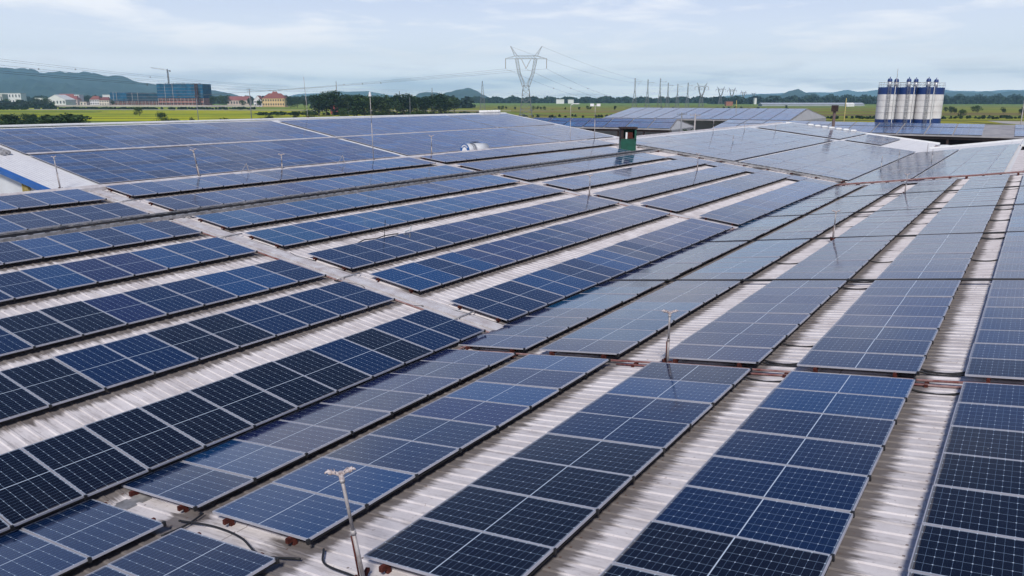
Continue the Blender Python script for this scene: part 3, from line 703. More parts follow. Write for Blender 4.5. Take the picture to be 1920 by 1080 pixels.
# ------------------------------------------------------------------ sheds with panels beyond the halls
FARP = MB(); FARC = []
def shed(label, e0, e1, r0, r1, ze, zr, bay, gapf, backdepth, post=True, walls=None, gable=None, skip=(), mid=True):
    e0, e1, r0, r1 = [Vector((*p, z)) for p, z in ((e0, ze), (e1, ze), (r0, zr), (r1, zr))]
    t = thing('solar_shed', ((e0.x+e1.x)/2, (e0.y+e1.y)/2, GZ), label, 'shed', world=True)
    dn = Vector((0, 0, 1)); mb = MB()
    def slab(a, b, c, d, th):
        o = Vector((0, 0, -th)); mb.face([a, b, c, d]); mb.face([a+o, b+o, c+o, d+o]); mb.face([a, b, b+o, a+o]); mb.face([b, c, c+o, b+o]); mb.face([c, d, d+o, c+o]); mb.face([d, a, a+o, d+o])
    slab(e0, e1, r1, r0, .18)
    bk = Vector((-sin(0)*0, backdepth, 0)); b0 = r0 + bk; b1 = r1 + bk; b0.z = b1.z = ze
    slab(r0, r1, b1, b0, .18); mb.build('roof', M['shedroof'], t)
    L = (e1-e0).length; n = int(L/bay)
    for i in range(n):
        if i in skip: continue
        for j in range(2 if mid else 1):
            a0, a1 = (i+gapf)/n, (i+1-gapf)/n; s0, s1 = ((.04, .60), (.635, .97))[j] if mid else (.03, .97)
            def Q(a, s): return (e0.lerp(e1, a)).lerp(r0.lerp(r1, a), s) + Vector((0, 0, .12))
            nx = max(1, round((Q(a1, s0)-Q(a0, s0)).length/2.1)); ny = max(1, round((Q(a0, s1)-Q(a0, s0)).length/1.05))
            for x in range(nx):
                for y in range(ny):
                    A0, A1 = a0+(a1-a0)*(x+.01)/nx, a0+(a1-a0)*(x+.99)/nx; S0, S1 = s0+(s1-s0)*(y+.01)/ny, s0+(s1-s0)*(y+.99)/ny
                    FARP.face([Q(A0, S0), Q(A1, S0), Q(A1, S1), Q(A0, S1)], 0, [(.005, .005), (PL-.005, .005), (PL-.005, PW-.005), (.005, PW-.005)])
                    FARC.append([v*1.4 for v in TONES[random.choice('sst')][0]])
    if post:
        m_ = max(3, int(L/5.2))
        for i in range(m_+1):
            mb = MB(); p = e0.lerp(e1, (i+.02)/(m_+.04)) + Vector((0, .6, 0)); mb.box(p.x-.16, p.x+.16, p.y-.16, p.y+.16, GZ, ze-.15); mb.build('post', M['darkin'], t)
        mb = MB(); mb.bar(e0+Vector((0, .4, -.4)), e1+Vector((0, .4, -.4)), .2, .45); mb.build('eave_beam', M['darkin'], t)
    if gable:
        mb = MB(); mb.face([(e1.x, e1.y, GZ), e1-Vector((0, 0, .2)), r1-Vector((0, 0, .2)), b1-Vector((0, 0, .2)), (b1.x, b1.y, GZ)]); mb.build('gable_wall', M[gable], t)
    if walls:
        mb = MB(); bb0, bb1 = b0 + Vector((0, -.5, 0)), b1 + Vector((0, -.5, 0)); mb.face([(bb0.x, bb0.y, GZ), (bb1.x, bb1.y, GZ), bb1, bb0]); mb.build('rear_wall', M[walls], t)
    return t
M['gable'] = mat('ribbed_gable', (.42, .42, .43), .7, var=.12, vscale=.6)
shed('low open sided shed with solar roof right behind the green kiosk', (-86, 130.9), (-51.4, 133.3), (-88.5, 140), (-54.9, 145.6), 0, 1.65, 4.4, .02, 10, gable='gable', walls='whitewall')
shed('long gabled shed with solar roof, farthest and highest behind the kiosk', (-85.4, 168.2), (-37.6, 170.8), (-88.5, 193.2), (-40, 196.7), 1.0, 3.5, 4.6, .02, 22, gable='gable', post=False, walls='whitewall', mid=False)
shed('very long low shed with solar roof in front of the cement silos', (-44.3, 136.5), (25, 132.5), (-46.5, 154.5), (25, 150.5), 0, 1.45, 4.3, .02, 10, walls='darkin', skip=(11,))
mb = FARP; o = mb.build('solar_panel_field', [M['cells_far']]); tag(o, 'many far solar panels covering the roofs of the three sheds', 'solar panels', kind='stuff')
ca = o.data.color_attributes.new('tone', 'FLOAT_COLOR', 'CORNER'); flat = []
for pl in o.data.polygons: flat += [*FARC[pl.index], 1]*len(pl.vertices)
ca.data.foreach_set('color', flat)
# clutter beside the right roof end
def crate(name, p, s, m, label, cat):
    t = thing(name, p, label, cat, world=True); mb = MB(); mb.obox(p+UP*s[2]/2, RT*s[0]/2, FW*s[1]/2, UP*s[2]/2); mb.build('body', m, t)
    mb = MB(); mb.obox(p+UP*(s[2]+.06), RT*s[0]*.53, FW*s[1]*.53, UP*.05); mb.build('lid', M['white'], t)
M['redp'] = mat('red_paint', (.45, .02, .03), .5)
crate('machine_box', Vector((1.0, 99, -1.2)), (1.5, 1.2, 1.3), M['redp'], 'red machine box beyond the white end of the valley', 'machine')
t = thing('low_roof', (-4, 108, GZ), 'low white lean-to roof beyond the far end of the valley', 'roof', world=True)
mb = MB(); mb.obox((3, 100, -1.6), (9, 0, .2), (0, 6, -.2), (0, 0, .08)); mb.build('sheet', M['white'], t)
mb = MB(); 
for x_ in (-5, 0, 5, 11): mb.box(x_-.1, x_+.1, 96, 96.2, GZ, -1.7)
mb.build('post', M['galv'], t)

# ------------------------------------------------------------------ cement silos
def silo(p, r, h, label, head=1, ladder=True):
    t = thing('cement_silo', p, label, 'silo', 'white cement silos with navy bands behind the long shed')
    def ring(z0, z1, rr, m, name):
        mb = MB(); mb.tube([(0, 0, z0), (0, 0, z1)], rr, 36, cap=False); return mb.build(name, m, t, True)
    o = ring(8.6, h-1.6, r, M['silo'], 'shell'); o2 = ring(h-1.6, h, r+.02, M['navy'], 'top_band'); o3 = ring(6.2, 8.6, r+.02, M['navy'], 'bottom_band')
    mb = MB(); mb.tube([(0, 0, h-.06), (0, 0, h)], r, 36); mb.build('silo_roof', M['navy'], t)
    mb = MB()
    for z in (10.1, 11.5, 12.9): mb.tube([(0, 0, z), (0, 0, z+.07)], r+.035, 28)
    mb.build('seam', M['galv'], t)
    mb = MB(); mb.tube([(0, 0, 3.2), (0, 0, 6.2)], .3, 20, r1=r); mb.build('cone', M['navy'], t)
    for k in range(4):
        a = k*pi/2+.4; mb = MB(); mb.box(r*.85*cos(a)-.12, r*.85*cos(a)+.12, r*.85*sin(a)-.12, r*.85*sin(a)+.12, 0, 6.4); mb.build('leg', M['navy'], t)
    f = -FW
    if ladder:
        c = f*(r+.32) - RT*r*.35
        mb = MB()
        for s_ in (-.3, .3): mb.bar(c + RT*s_ + UP*3, c + RT*s_ + UP*(h+1.0), .06)
        for k in range(int((h-2)/.45)): mb.bar(c - RT*.3 + UP*(3+k*.45), c + RT*.3 + UP*(3+k*.45), .05)
        for k in range(int((h-4)/.9)):
            z = 4.5+k*.9; pts = [c - RT*.36*cos(a) - FW*.6*sin(a) + UP*z for a in [pi*j/6 for j in range(7)]]
            for i in range(6): mb.bar(pts[i], pts[i+1], .05)
        for a in (.6, 1.57, 2.5): q = - RT*.36*cos(a) - FW*.6*sin(a); mb.bar(c+q+UP*4.5, c+q+UP*(h), .05)
        mb.build('ladder', M['pylon'], t)
        mb = MB(); c = f*(r+.12) + RT*r*.35; mb.tube([c+UP*.5, c+UP*(h+.2)], .075, 8); mb.build('fill_pipe', M['white'], t)
    mb = MB()
    for k in range(20):
        a, b = 2*pi*k/20, 2*pi*(k+1)/20
        P0, P1 = Vector((r*cos(a), r*sin(a), 0)), Vector((r*cos(b), r*sin(b), 0))
        for z in (h+.55, h+1.1): mb.bar(P0+UP*z, P1+UP*z, .045)
        if k % 2 == 0: mb.bar(P0+UP*h, P0+UP*(h+1.1), .045)
    mb.build('railing', M['galv'], t)
    x = RT*.3*head
    mb = MB(); mb.tube([x+UP*h, x+UP*(h+1.3)], .46, 12); mb.build('dust_filter', M['steel'], t, True)
    mb = MB(); mb.tube([x+UP*(h+1.3), x+UP*(h+1.75), x+UP*(h+1.95)], .56, 12, r1=.38); mb.tube([x+UP*(h+1.95), x+UP*(h+2.35)], .14, 6, r1=.06); mb.build('filter_cap', M['navy'], t)
    return t
M['silo'] = mat('silo_white', (.74, .74, .75), .55, 0, .4, vscale=.5, col2=(.60, .58, .58))
SD = 183; h0 = 15.85
for px, dd, lab, hd in ((1650, 0, 'white silo at the left end of the silo row, ladder cage up its front', 1), (1667, 3.5, 'white silo half hidden just right of the leftmost silo', -1),
                       (1685, .8, 'front white silo directly left of the middle dark gap', 1), (1703, 4.6, 'rear white silo seen between the middle and right front silos', -1),
                       (1721, .2, 'rightmost silo of the front row with a pale ladder stripe', 1), (1738, 7.5, 'plain rear silo at the right end of the cluster', 0)):
    silo(FP(px, SD+dd), 2.02, h0, lab, hd, ladder=(dd < 4))
simple_mast('lightning_rod', FP(1679, SD+2, zt(SD+2, 170)), 5.0, .05, 'hair thin lightning rod above the left silos', 'lightning rod', foot=False)

# ------------------------------------------------------------------ power line towers
def lattice_leg(mb, P0, P1, w0, w1, n, rm, rb, ex=None, ey=None):
    """square lattice column between two centres"""
    P0, P1 = Vector(P0), Vector(P1); ex = ex or Vector((1, 0, 0)); ey = ey or Vector((0, 1, 0))
    prev = None
    for i in range(n+1):
        s = i/n; c = P0.lerp(P1, s); w = w0 + (w1-w0)*s; cs = [c + ex*w*a + ey*w*b for a, b in ((-1, -1), (1, -1), (1, 1), (-1, 1))]
        if prev:
            for k in range(4): mb.bar(prev[k], cs[k], rm); mb.bar(prev[k], cs[(k+1) % 4], rb); mb.bar(prev[(k+1) % 4], cs[k], rb)
        for k in range(4): mb.bar(cs[k], cs[(k+1) % 4], rb)
        prev = cs
def v_tower(base, H, label, k=1.0, det=True, rz=YAW):
    t = thing('lattice_pylon', base, label, 'pylon', rz=rz); s = H/47.
    rm, rb = .26*k, .13*k
    mb = MB(); lattice_leg(mb, (0, 0, 0), (0, 0, 22*s), 4.4*s, 1.75*s, 7 if det else 4, rm, rb); mb.build('tower_body', M['pylon'], t)
    for sx in (-1, 1):
        mb = MB(); lattice_leg(mb, (sx*1.4*s, 0, 21*s), (sx*4.6*s, 0, 30*s), 1.0*s, .9*s, 4, rm*.8, rb); lattice_leg(mb, (sx*4.6*s, 0, 30*s), (sx*6.3*s, 0, 39*s), .9*s, 1.0*s, 4, rm*.8, rb)
        mb.bar((0, 0, 22.5*s), (sx*4.2*s, 0, 30*s), rb*1.3); mb.build('fork_arm', M['pylon'], t)
        mb = MB()
        for b in (-.8, .8):
            mb.bar((sx*5.6*s, b*s, 40.6*s), (sx*10.4*s, 0, 47*s), rb*1.5); mb.bar((sx*7.6*s, b*s, 40.8*s), (sx*10.4*s, 0, 47*s), rb*1.5)
        for q in (.3, .6): mb.bar((sx*(5.6+4.8*q)*s, 0, (40.6+6.4*q)*s), (sx*(7.6+2.8*q)*s, 0, (40.8+6.2*q)*s), rb)
        mb.build('earthwire_horn', M['pylon'], t)
        mb = MB(); mb.tube([(sx*13.6*s, 0, 38.9*s), (sx*13.6*s, 0, 32.8*s)], .16*k, 6); mb.build('insulator', M['insul'], t)
        mb = MB(); mb.tube([(sx*3.2*s, 0, 38.8*s), (0, 0, 32.8*s)], .13*k, 6); mb.build('insulator', M['insul'], t)
    mb = MB()
    for b in (-.9, .9):
        mb.bar((-7*s, b*s, 39*s), (7*s, b*s, 39*s), rm*.7); mb.bar((-7*s, b*s, 40.8*s), (7*s, b*s, 40.8*s), rm*.7)
        n = 14 if det else 7
        for i in range(n): x0, x1 = -7+14*i/n, -7+14*(i+1)/n; mb.bar((x0*s, b*s, (39 if i % 2 else 40.8)*s), (x1*s, b*s, (40.8 if i % 2 else 39)*s), rb)
        for sx in (-1, 1):
            mb.bar((sx*7*s, b*s, 39*s), (sx*13.7*s, 0, 38.9*s), rm*.6); mb.bar((sx*7*s, b*s, 40.8*s), (sx*13.7*s, 0, 39.1*s), rm*.6)
            for q in (.33, .66): mb.bar((sx*(7+6.7*q)*s, b*(1-q)*s, 39*s), (sx*(7+6.7*q)*s, b*(1-q)*s, (40.8-1.7*q)*s), rb)
    mb.build('crossbeam', M['pylon'], t)
    return t
MD = 520.; mbase = FP(986, MD); v_tower(mbase, 46.6, 'largest lattice pylon with a forked head in the middle of the fields', 1.1, rz=YAW)
def t_tower(base, H, label, k):
    t = thing('strain_tower', base, label, 'strain tower', 'narrow strain towers right of the large pylon', rz=YAW); s = H/40.
    mb = MB(); lattice_leg(mb, (0, 0, 0), (0, 0, 22*s), 3.2*s, .75*s, 6, .20*k, .1*k); lattice_leg(mb, (0, 0, 22*s), (0, 0, 40*s), .7*s, .45*s, 6, .17*k, .09*k); mb.box(-1.3*s, 1.3*s, -1.3*s, 1.3*s, 21.8*s, 22.3*s); mb.build('tower_body', M['pylon'], t)
    mb = MB(); mb.bar((.5*s, 0, 36*s), (9*s, 0, 35.4*s), .16*k); mb.bar((.5*s, 0, 34.6*s), (9*s, 0, 35.4*s), .12*k); mb.build('side_arm', M['pylon'], t)
    mb = MB(); mb.tube([(x*s, 0, (35.2 - 15*(1-((x-4.5)/4.7)**2)**.5*.0 - 12*((9-x)/9)**1.6)*s) for x in (9, 8, 6.5, 5, 3, 1)], .05*k, 5); mb.build('jumper_cable', M['wire'], t)
    return t
for i, (px, yb, yt, l) in enumerate(((1189, 203, 149, 'leftmost of the three tall strain towers'), (1213, 203, 151, 'middle one of the three tall strain towers'), (1236, 203, 149, 'rightmost of the three tall strain towers'),
                                    (1251, 200, 157, 'leftmost of the three short strain towers'), (1269, 200, 159, 'middle one of the three short strain towers'), (1288, 200, 157, 'rightmost of the three short strain towers'))):
    D = 13.27*1425/(yb-185)*1.0; t_tower(FP(px, D), (yb-yt)/1425*D*1.0, 'grey lattice, ' + l, D/1000)
for i, (px, yt, D, l) in enumerate(((1314, 155, 1300, 'forked pylon just right of the strain towers'), (1350, 162, 1900, 'forked pylon second to the right of the strain towers'), (1371, 164, 2100, 'forked pylon third to the right of the strain towers'),
                                   (1393, 170, 3000, 'tiny pale forked pylon fourth from the strain towers'), (1412, 173, 3900, 'tiny pale forked pylon farthest right in the line'))):
    v_tower(FP(px, D), zt(D, yt) - GZ, 'distant ' + l, D/850, False)
t = thing('lattice_mast', FP(905, 640), 'slender pale lattice tower left of the large pylon', 'lattice tower', rz=YAW)
mb = MB(); H_ = zt(640, 152) - GZ; lattice_leg(mb, (0, 0, 0), (0, 0, H_*.55), 2.6, 1.2, 6, .2, .1); lattice_leg(mb, (0, 0, H_*.55), (0, 0, H_), 1.2, .15, 5, .16, .09); mb.build('tower_body', M['pylon'], t)
for px, yt, D, l in ((633, 152, 900, 'thin communication mast behind the trees'), (811, 165, 900, 'thin pole at the middle of the tree belt'), (750, 171, 800, 'thin pole left of centre of the tree belt')):
    t = thing('communication_mast', FP(px, D), l + (', tallest one' if px == 633 else ''), 'mast', rz=YAW); mb = MB(); lattice_leg(mb, (0, 0, 0), (0, 0, zt(D, yt)-GZ), .7, .15, 10, .2, .1); mb.build('tower_body', M['pylon'], t)
# conductors
def wire(P, Q, sag, r, label, n=28, spacers=()):
    P, Q = Vector(P), Vector(Q); t = None
    pts = [P.lerp(Q, i/n) - UP*sag*4*(i/n)*(1-i/n) for i in range(n+1)]
    if spacers:
        t = thing('power_line', P.lerp(Q, .5), label, 'power line', 'overhead power lines', world=True); mb = MB(); mb.tube(pts, r, 5); mb.build('conductor', M['wire'], t)
        for s in spacers:
            c = P.lerp(Q, s) - UP*sag*4*s*(1-s); mb = MB(); w_ = .9*r/.09
            for o in (-.8, .8): mb.obox(c + UP*o*w_*.7, RT*w_*.8, FW*.1, UP*w_*.18)
            mb.obox(c, RT*w_*.1, FW*.1, UP*w_*.6); mb.build('spacer', M['wire'], t)
    else:
        mb = MB(); mb.tube(pts, r, 5); t = mb.build('power_line', M['wire']); tag(t, label, 'power line', 'overhead power lines')
    return t
s = 46.6/47
for sx, l in ((-13.6, 'left'), (0, 'middle'), (13.6, 'right')):
    a = mbase + RT*sx*s + UP*32.6*s
    far = FP(1314, 1300) + RT*sx*.9 + UP*(30)
    wire(a, far, 26, .055, 'power line sagging from the %s insulator of the large pylon towards the right' % l, spacers=(.12, .3))
    nl = FP(-900, 900) + RT*sx*.7 + UP*31
    wire(a, nl, 24 - sx*.1, .05, 'power line sagging from the %s insulator of the large pylon towards the left' % l, spacers=(.1, .22))
for sx, l in ((-10.4, 'left'), (10.4, 'right')): wire(mbase + RT*sx*s + UP*46.4, FP(1314, 1300) + RT*sx + UP*41, 14, .05, 'thin earth wire from the %s horn of the large pylon to the right' % l)
for (y0, y1, l, sp, r) in ((103, 163, 'uppermost line entering at the left edge', (), .05), (107, 165, 'second line from the top at the left edge', (.16, .32), .05), (116, 167, 'third line from the top at the left edge', (.10,), .05), (121, 168, 'fourth line from the top at the left edge', (), .05),
                 (128, 170, 'dark fifth line crossing the mountain, upper of two', (.46,), .08), (132, 171.5, 'dark lowest line crossing the mountain, lower of two', (.31,), .08)):
    P0, P1 = FP(-60, 330, 0), FP(560, 900, 0); P0.z = zt(330, y0-2); P1.z = zt(900, y1)
    wire(P0, P1, 2.2, r*.9, 'power ' + l, spacers=sp)
    P2 = FP(1330, 1700, 0); P2.z = zt(1700, y1 - 3); wire(P1, P2, 8, r*.9, 'faint far continuation of the ' + l)

# ------------------------------------------------------------------ poles around the halls
def utility_pole(p, h, label, arms=2, r=.14, m='pylon'):
    t = thing('utility_pole', p, label, 'utility pole', rz=YAW); mb = MB(); mb.tube([(0, 0, 0), (0, 0, h)], r*1.3, 8, r1=r*.8); mb.build('pole', M[m], t, True)
    for k in range(arms):
        mb = MB(); z = h - .35 - k*.9; mb.bar((-1.0, 0, z), (1.0, 0, z), .1)
        for x in (-.9, -.4, .4, .9): mb.tube([(x, 0, z), (x, 0, z+.28)], .05, 6)
        mb.build('crossarm', M[m], t)
utility_pole(FP(1273, 150), zt(150, 211)-GZ, 'utility pole with crossarms between the two sheds, left of a pair', 1, .16)
utility_pole(FP(1298, 150), zt(150, 213)-GZ, 'utility pole with crossarms between the two sheds, right of a pair', 1, .16, 'pole')
utility_pole(FP(374, 330), zt(330, 184)-GZ, 'thin dark utility pole in front of the construction site', 0, .16)
utility_pole(FP(474, 300), zt(300, 166)-GZ, 'tall utility pole with crossarms left of the yellow building', 2, .16)
utility_pole(FP(1576, 185), zt(185, 184)-GZ, 'thin pale yellow pole left of the silos', 0, .09, 'yellow')
utility_pole(FP(1905, 190), zt(190, 185)-GZ, 'pale pole beside the gravel yard at the right edge', 0, .11, 'pole')
utility_pole(FP(1375, 215), zt(215, 188)-GZ, 'pale lamp pole behind the long gabled shed', 0, .08, 'yellow')
utility_pole(FP(770, 380), zt(380, 182)-GZ, 'thin grey pole in front of the middle of the tree belt', 0, .11, 'pylon')
t = thing('vent_stack', A.p(13.5, 100, -.1), 'thick brown stack with a dark square head beside the long low shed', 'vent stack', world=True)
bp_ = FP(1559, 118, -.5); mb = MB(); mb.tube([bp_-UP*1.5, bp_+UP*(zt(118, 205)+.5)], .22, 10); mb.build('shaft', mat('brown_pipe', (.16, .11, .10), .8, var=.2), t)
mb = MB(); zz = zt(118, 203); mb.obox((bp_.x, bp_.y, zz), (.42, 0, 0), (0, .42, 0), (0, 0, .45)); mb.build('head', M['darkin'], t)

# ------------------------------------------------------------------ ground, water, roads
gm_ = bpy.data.materials.new('fields'); gm_.use_nodes = True; t = gm_.node_tree; b = t.nodes['Principled BSDF']
geo = N(t, 'ShaderNodeNewGeometry'); vr = N(t, 'ShaderNodeVectorRotate', rotation_type='Z_AXIS'); LK(t, geo.outputs['Position'], vr.inputs['Vector']); vr.inputs['Angle'].default_value = -(YAW + .03)
sp = N(t, 'ShaderNodeSeparateXYZ'); LK(t, vr.outputs[0], sp.inputs[0])
wn = N(t, 'ShaderNodeTexNoise'); wn.inputs['Scale'].default_value = .006; wn.inputs['Detail'].default_value = 3; LK(t, vr.outputs[0], wn.inputs['Vector'])
Y = MT(t, 'ADD', sp.outputs[1], MT(t, 'MULTIPLY', wn.outputs[0], 40.)); X = MT(t, 'ADD', sp.outputs[0], MT(t, 'MULTIPLY', wn.outputs[0], 90.))
# parcels: bands in depth, broken sideways with a random shift per band
band = MT(t, 'DIVIDE', Y, 68.); bi = MT(t, 'FLOOR', band); bf = MT(t, 'FRACT', band)
wnb = N(t, 'ShaderNodeTexWhiteNoise', noise_dimensions='1D'); LK(t, bi, wnb.inputs['W'])
xs = MT(t, 'ADD', MT(t, 'DIVIDE', X, 210.), MT(t, 'MULTIPLY', wnb.outputs['Value'], 7.)); xi = MT(t, 'FLOOR', xs); xf = MT(t, 'FRACT', xs)
cv = N(t, 'ShaderNodeCombineXYZ'); LK(t, bi, cv.inputs[0]); LK(t, xi, cv.inputs[1])
wc = N(t, 'ShaderNodeTexWhiteNoise', noise_dimensions='2D'); LK(t, cv.outputs[0], wc.inputs['Vector'])
ramp = N(t, 'ShaderNodeValToRGB'); LK(t, wc.outputs['Value'], ramp.inputs[0]); e = ramp.color_ramp.elements
e[0].color = (.30, .36, .006, 1); e[1].position = 1; e[1].color = (.16, .24, .02, 1)
for p_, c_ in ((.3, (.44, .42, .004, 1)), (.55, (.36, .40, .005, 1)), (.78, (.20, .22, .03, 1))): m_ = e.new(p_); m_.color = c_
ramp2 = N(t, 'ShaderNodeValToRGB'); LK(t, wc.outputs['Value'], ramp2.inputs[0]); e = ramp2.color_ramp.elements
e[0].color = (.20, .23, .02, 1); e[1].position = 1; e[1].color = (.17, .13, .05, 1)
for p_, c_ in ((.3, (.29, .27, .015, 1)), (.5, (.16, .24, .03, 1)), (.75, (.28, .20, .035, 1))): m_ = e.new(p_); m_.color = c_
side_ = N(t, 'ShaderNodeMapRange'); LK(t, X, side_.inputs[0]); side_.inputs[1].default_value = -140; side_.inputs[2].default_value = 30
far_ = N(t, 'ShaderNodeMapRange'); LK(t, Y, far_.inputs[0]); far_.inputs[1].default_value = 900; far_.inputs[2].default_value = 1900
col = MIX(t, side_.outputs[0], ramp.outputs[0], ramp2.outputs[0])
col = MIX(t, far_.outputs[0], col, (.17, .27, .05))
fn = N(t, 'ShaderNodeTexNoise'); fn.inputs['Scale'].default_value = .05; fn.inputs['Detail'].default_value = 9; fn.inputs['Roughness'].default_value = .7; LK(t, geo.outputs['Position'], fn.inputs['Vector'])
col = MIX(t, MT(t, 'MULTIPLY', MT(t, 'MAXIMUM', MT(t, 'SUBTRACT', fn.outputs[0], .5), 0.), 2.2), col, (.045, .065, .020))
bund = MT(t, 'MAXIMUM', MT(t, 'LESS_THAN', bf, MT(t, 'ADD', .05, MT(t, 'MULTIPLY', fn.outputs[0], .22))), MT(t, 'LESS_THAN', xf, .012))
col = MIX(t, MT(t, 'MULTIPLY', bund, .95), col, (.020, .034, .012))
LK(t, col, b.inputs['Base Color']); b.inputs['Roughness'].default_value = .9; b.inputs['Specular IOR Level'].default_value = .15
mb = MB(); mb.face([(-14000, -3000, GZ), (12000, -3000, GZ), (12000, 16000, GZ), (-14000, 16000, GZ)]); g = mb.build('ground', gm_); tag(g, kind='structure')
def strip(name, a, b, w, z, m, kind='structure'):
    d = (b-a).normalized(); s_ = Vector((-d.y, d.x, 0))*w/2; mb = MB(); o = Vector((0, 0, z))
    for sgn in (0,): mb.face([a-s_+o, b-s_+o, b+s_+o, a+s_+o]); mb.face([a-s_+o, b-s_+o, b-s_*1.6, a-s_*1.6]); mb.face([a+s_+o, b+s_+o, b+s_*1.6, a+s_*1.6])
    ob = mb.build(name, m); tag(ob, kind=kind); return ob
M['road'] = mat('road', (.27, .26, .23), .9, var=.15, vscale=.05)
strip('road', FP(-250, 1020), FP(960, 860), 9, .6, M['road']); strip('road', FP(960, 860), FP(1500, 840), 7, .5, mat('dirt_road', (.22, .17, .12), .9, var=.3, vscale=.02))
M['gravel'] = mat('gravel', (.40, .37, .34), .95, var=.12, vscale=.3)
mb = MB(); q = [FP(1850, 480), FP(2100, 430), FP(2100, 360), FP(1960, 380), FP(1880, 430)]; mb.face([p + UP*.05 for p in q]); tag(mb.build('gravel_yard', M['gravel']), kind='structure')
# hall yard around the sheds
mb = MB(); q = [(-110, -60), (60, -60), (60, 125), (-100, 205)]; mb.face([(x, y, GZ+.02) for x, y in q]); tag(mb.build('factory_yard', M['concrete']), kind='structure')
mb = MB(); mb.face([FP(x, D, GZ+.04) for x, D in ((150, 1345), (540, 1280), (540, 1620), (150, 1700))]); tag(mb.build('building_site_ground', mat('site_soil', (.26, .17, .12), .95, var=.3, vscale=.05)), kind='structure')

# hills
def hill(profile, D, depth, label, m, seed=1):
    rnd = random.Random(seed); xs = [p[0] for p in profile]; mb = MB(); n = 90; rows = 14; grid = []
    ph = [rnd.uniform(0, 6) for _ in range(8)]
    for i in range(n+1):
        x = xs[0] + (xs[-1]-xs[0])*i/n
        for a, b_ in zip(profile, profile[1:]):
            if a[0] <= x <= b_[0]: s_ = (x-a[0])/(b_[0]-a[0]+1e-9); s_ = s_*s_*(3-2*s_)*.5 + s_*.5; y = a[1]*(1-s_)+b_[1]*s_; break
        top = zt(D, y) - GZ; col_ = []
        for j in range(rows+1):
            q = j/rows; dd = D + (q-.5)*depth*2 ; prof = max(0, 1-abs(q-.5)*2)**.85
            nz = 1 + (.10*sin(x*.11+ph[0]+j*.9) + .07*sin(x*.27+ph[1]-j*1.3) + .04*sin(x*.6+ph[2]+j*2.))*(1 if abs(q-.5) > .05 else .18)
            p = FP(x*(1) , dd); p.z = GZ - 1 + top*prof*nz; col_.append(p)
        grid.append(col_)
    vs = [p for c_ in grid for p in c_]; m1 = rows+1
    mb.poly(vs, [(i*m1+j, (i+1)*m1+j, (i+1)*m1+j+1, i*m1+j+1) for i in range(n) for j in range(rows)])
    o = mb.build('hill', m, smooth=True); tag(o, label, kind='structure'); return o
M['hill'] = mat('hill_forest', (.016, .034, .030), .95, 0, .1, vscale=.004, col2=(.055, .080, .062))
hill([(-350, 150), (-200, 128), (-80, 130), (0, 126.5), (30, 127.5), (52, 128), (75, 133), (88, 136.5), (115, 134.5), (150, 136.5), (160, 134.5), (195, 139), (212, 143.5), (220, 141), (240, 144), (262, 153), (290, 158), (320, 162), (360, 165), (400, 169), (430, 174), (460, 182)], 7200, 2300, None, M['hill'], 3)
hill([(-200, 175), (0, 152), (60, 148), (120, 156), (180, 165), (240, 172), (300, 181)], 5600, 1200, None, M['hill'], 8)
hill([(530, 183), (560, 176), (600, 174.5), (640, 171.5), (690, 171), (730, 178), (760, 183)], 12000, 900, None, M['hill'], 4)
hill([(775, 183.5), (785, 175), (800, 172), (818, 173), (835, 180), (842, 184)], 6800, 400, None, M['hill'], 5)
hill([(815, 184), (838, 173), (860, 167.5), (878, 164.8), (892, 169), (905, 177), (922, 184)], 6300, 450, None, M['hill'], 6)
hill([(1400, 184), (1425, 177), (1460, 178.5), (1478, 171), (1494, 166.8), (1510, 173), (1524, 174), (1540, 180), (1552, 184)], 6000, 500, None, M['hill'], 7)
hill([(1320, 183), (1400, 177), (1500, 173), (1560, 173), (1585, 168.5), (1610, 172), (1650, 168), (1700, 171), (1760, 169), (1830, 171), (1900, 168), (2000, 171), (2100, 184)], 13000, 1800, None, M['hill'], 9)
hill([(1700, 184), (1760, 175), (1790, 171.5), (1830, 174), (1848, 170.5), (1870, 174), (1900, 170), (1960, 173), (2050, 184)], 7500, 700, None, M['hill'], 11)

# ------------------------------------------------------------------ trees
def crown_mesh(rnd, W_, H_, z0, n, leaf, flat=.8, lobes=7):
    mb = MB(); cl = []
    for i in range(lobes):
        a = rnd.uniform(0, 2*pi); rr = rnd.uniform(.1, .62)*W_/2; z = z0 + H_*rnd.uniform(.12, .85)
        cl.append((rr*cos(a), rr*sin(a), z, W_*rnd.uniform(.20, .34), H_*rnd.uniform(.16, .30)))
    cl.append((0, 0, z0+H_*.55, W_*.34, H_*.42))
    for i in range(n):
        cx, cy, cz, r, rz = rnd.choice(cl); v = Vector((rnd.gauss(0, 1), rnd.gauss(0, 1), rnd.gauss(0, 1))); v.normalize(); q = rnd.uniform(.55, 1.08)
        c = Vector((cx + v.x*r*q, cy + v.y*r*q, cz + v.z*rz*q)); s_ = leaf*rnd.uniform(.6, 1.4)
        a = Vector((rnd.gauss(0, 1), rnd.gauss(0, 1), rnd.gauss(0, .5))).normalized(); b_ = a.cross(Vector((rnd.gauss(0, 1), rnd.gauss(0, 1), rnd.gauss(0, 1)))).normalized()
        mb.face([c-a*s_, c-b_*s_*.6, c+a*s_, c+b_*s_*.6])
    return mb
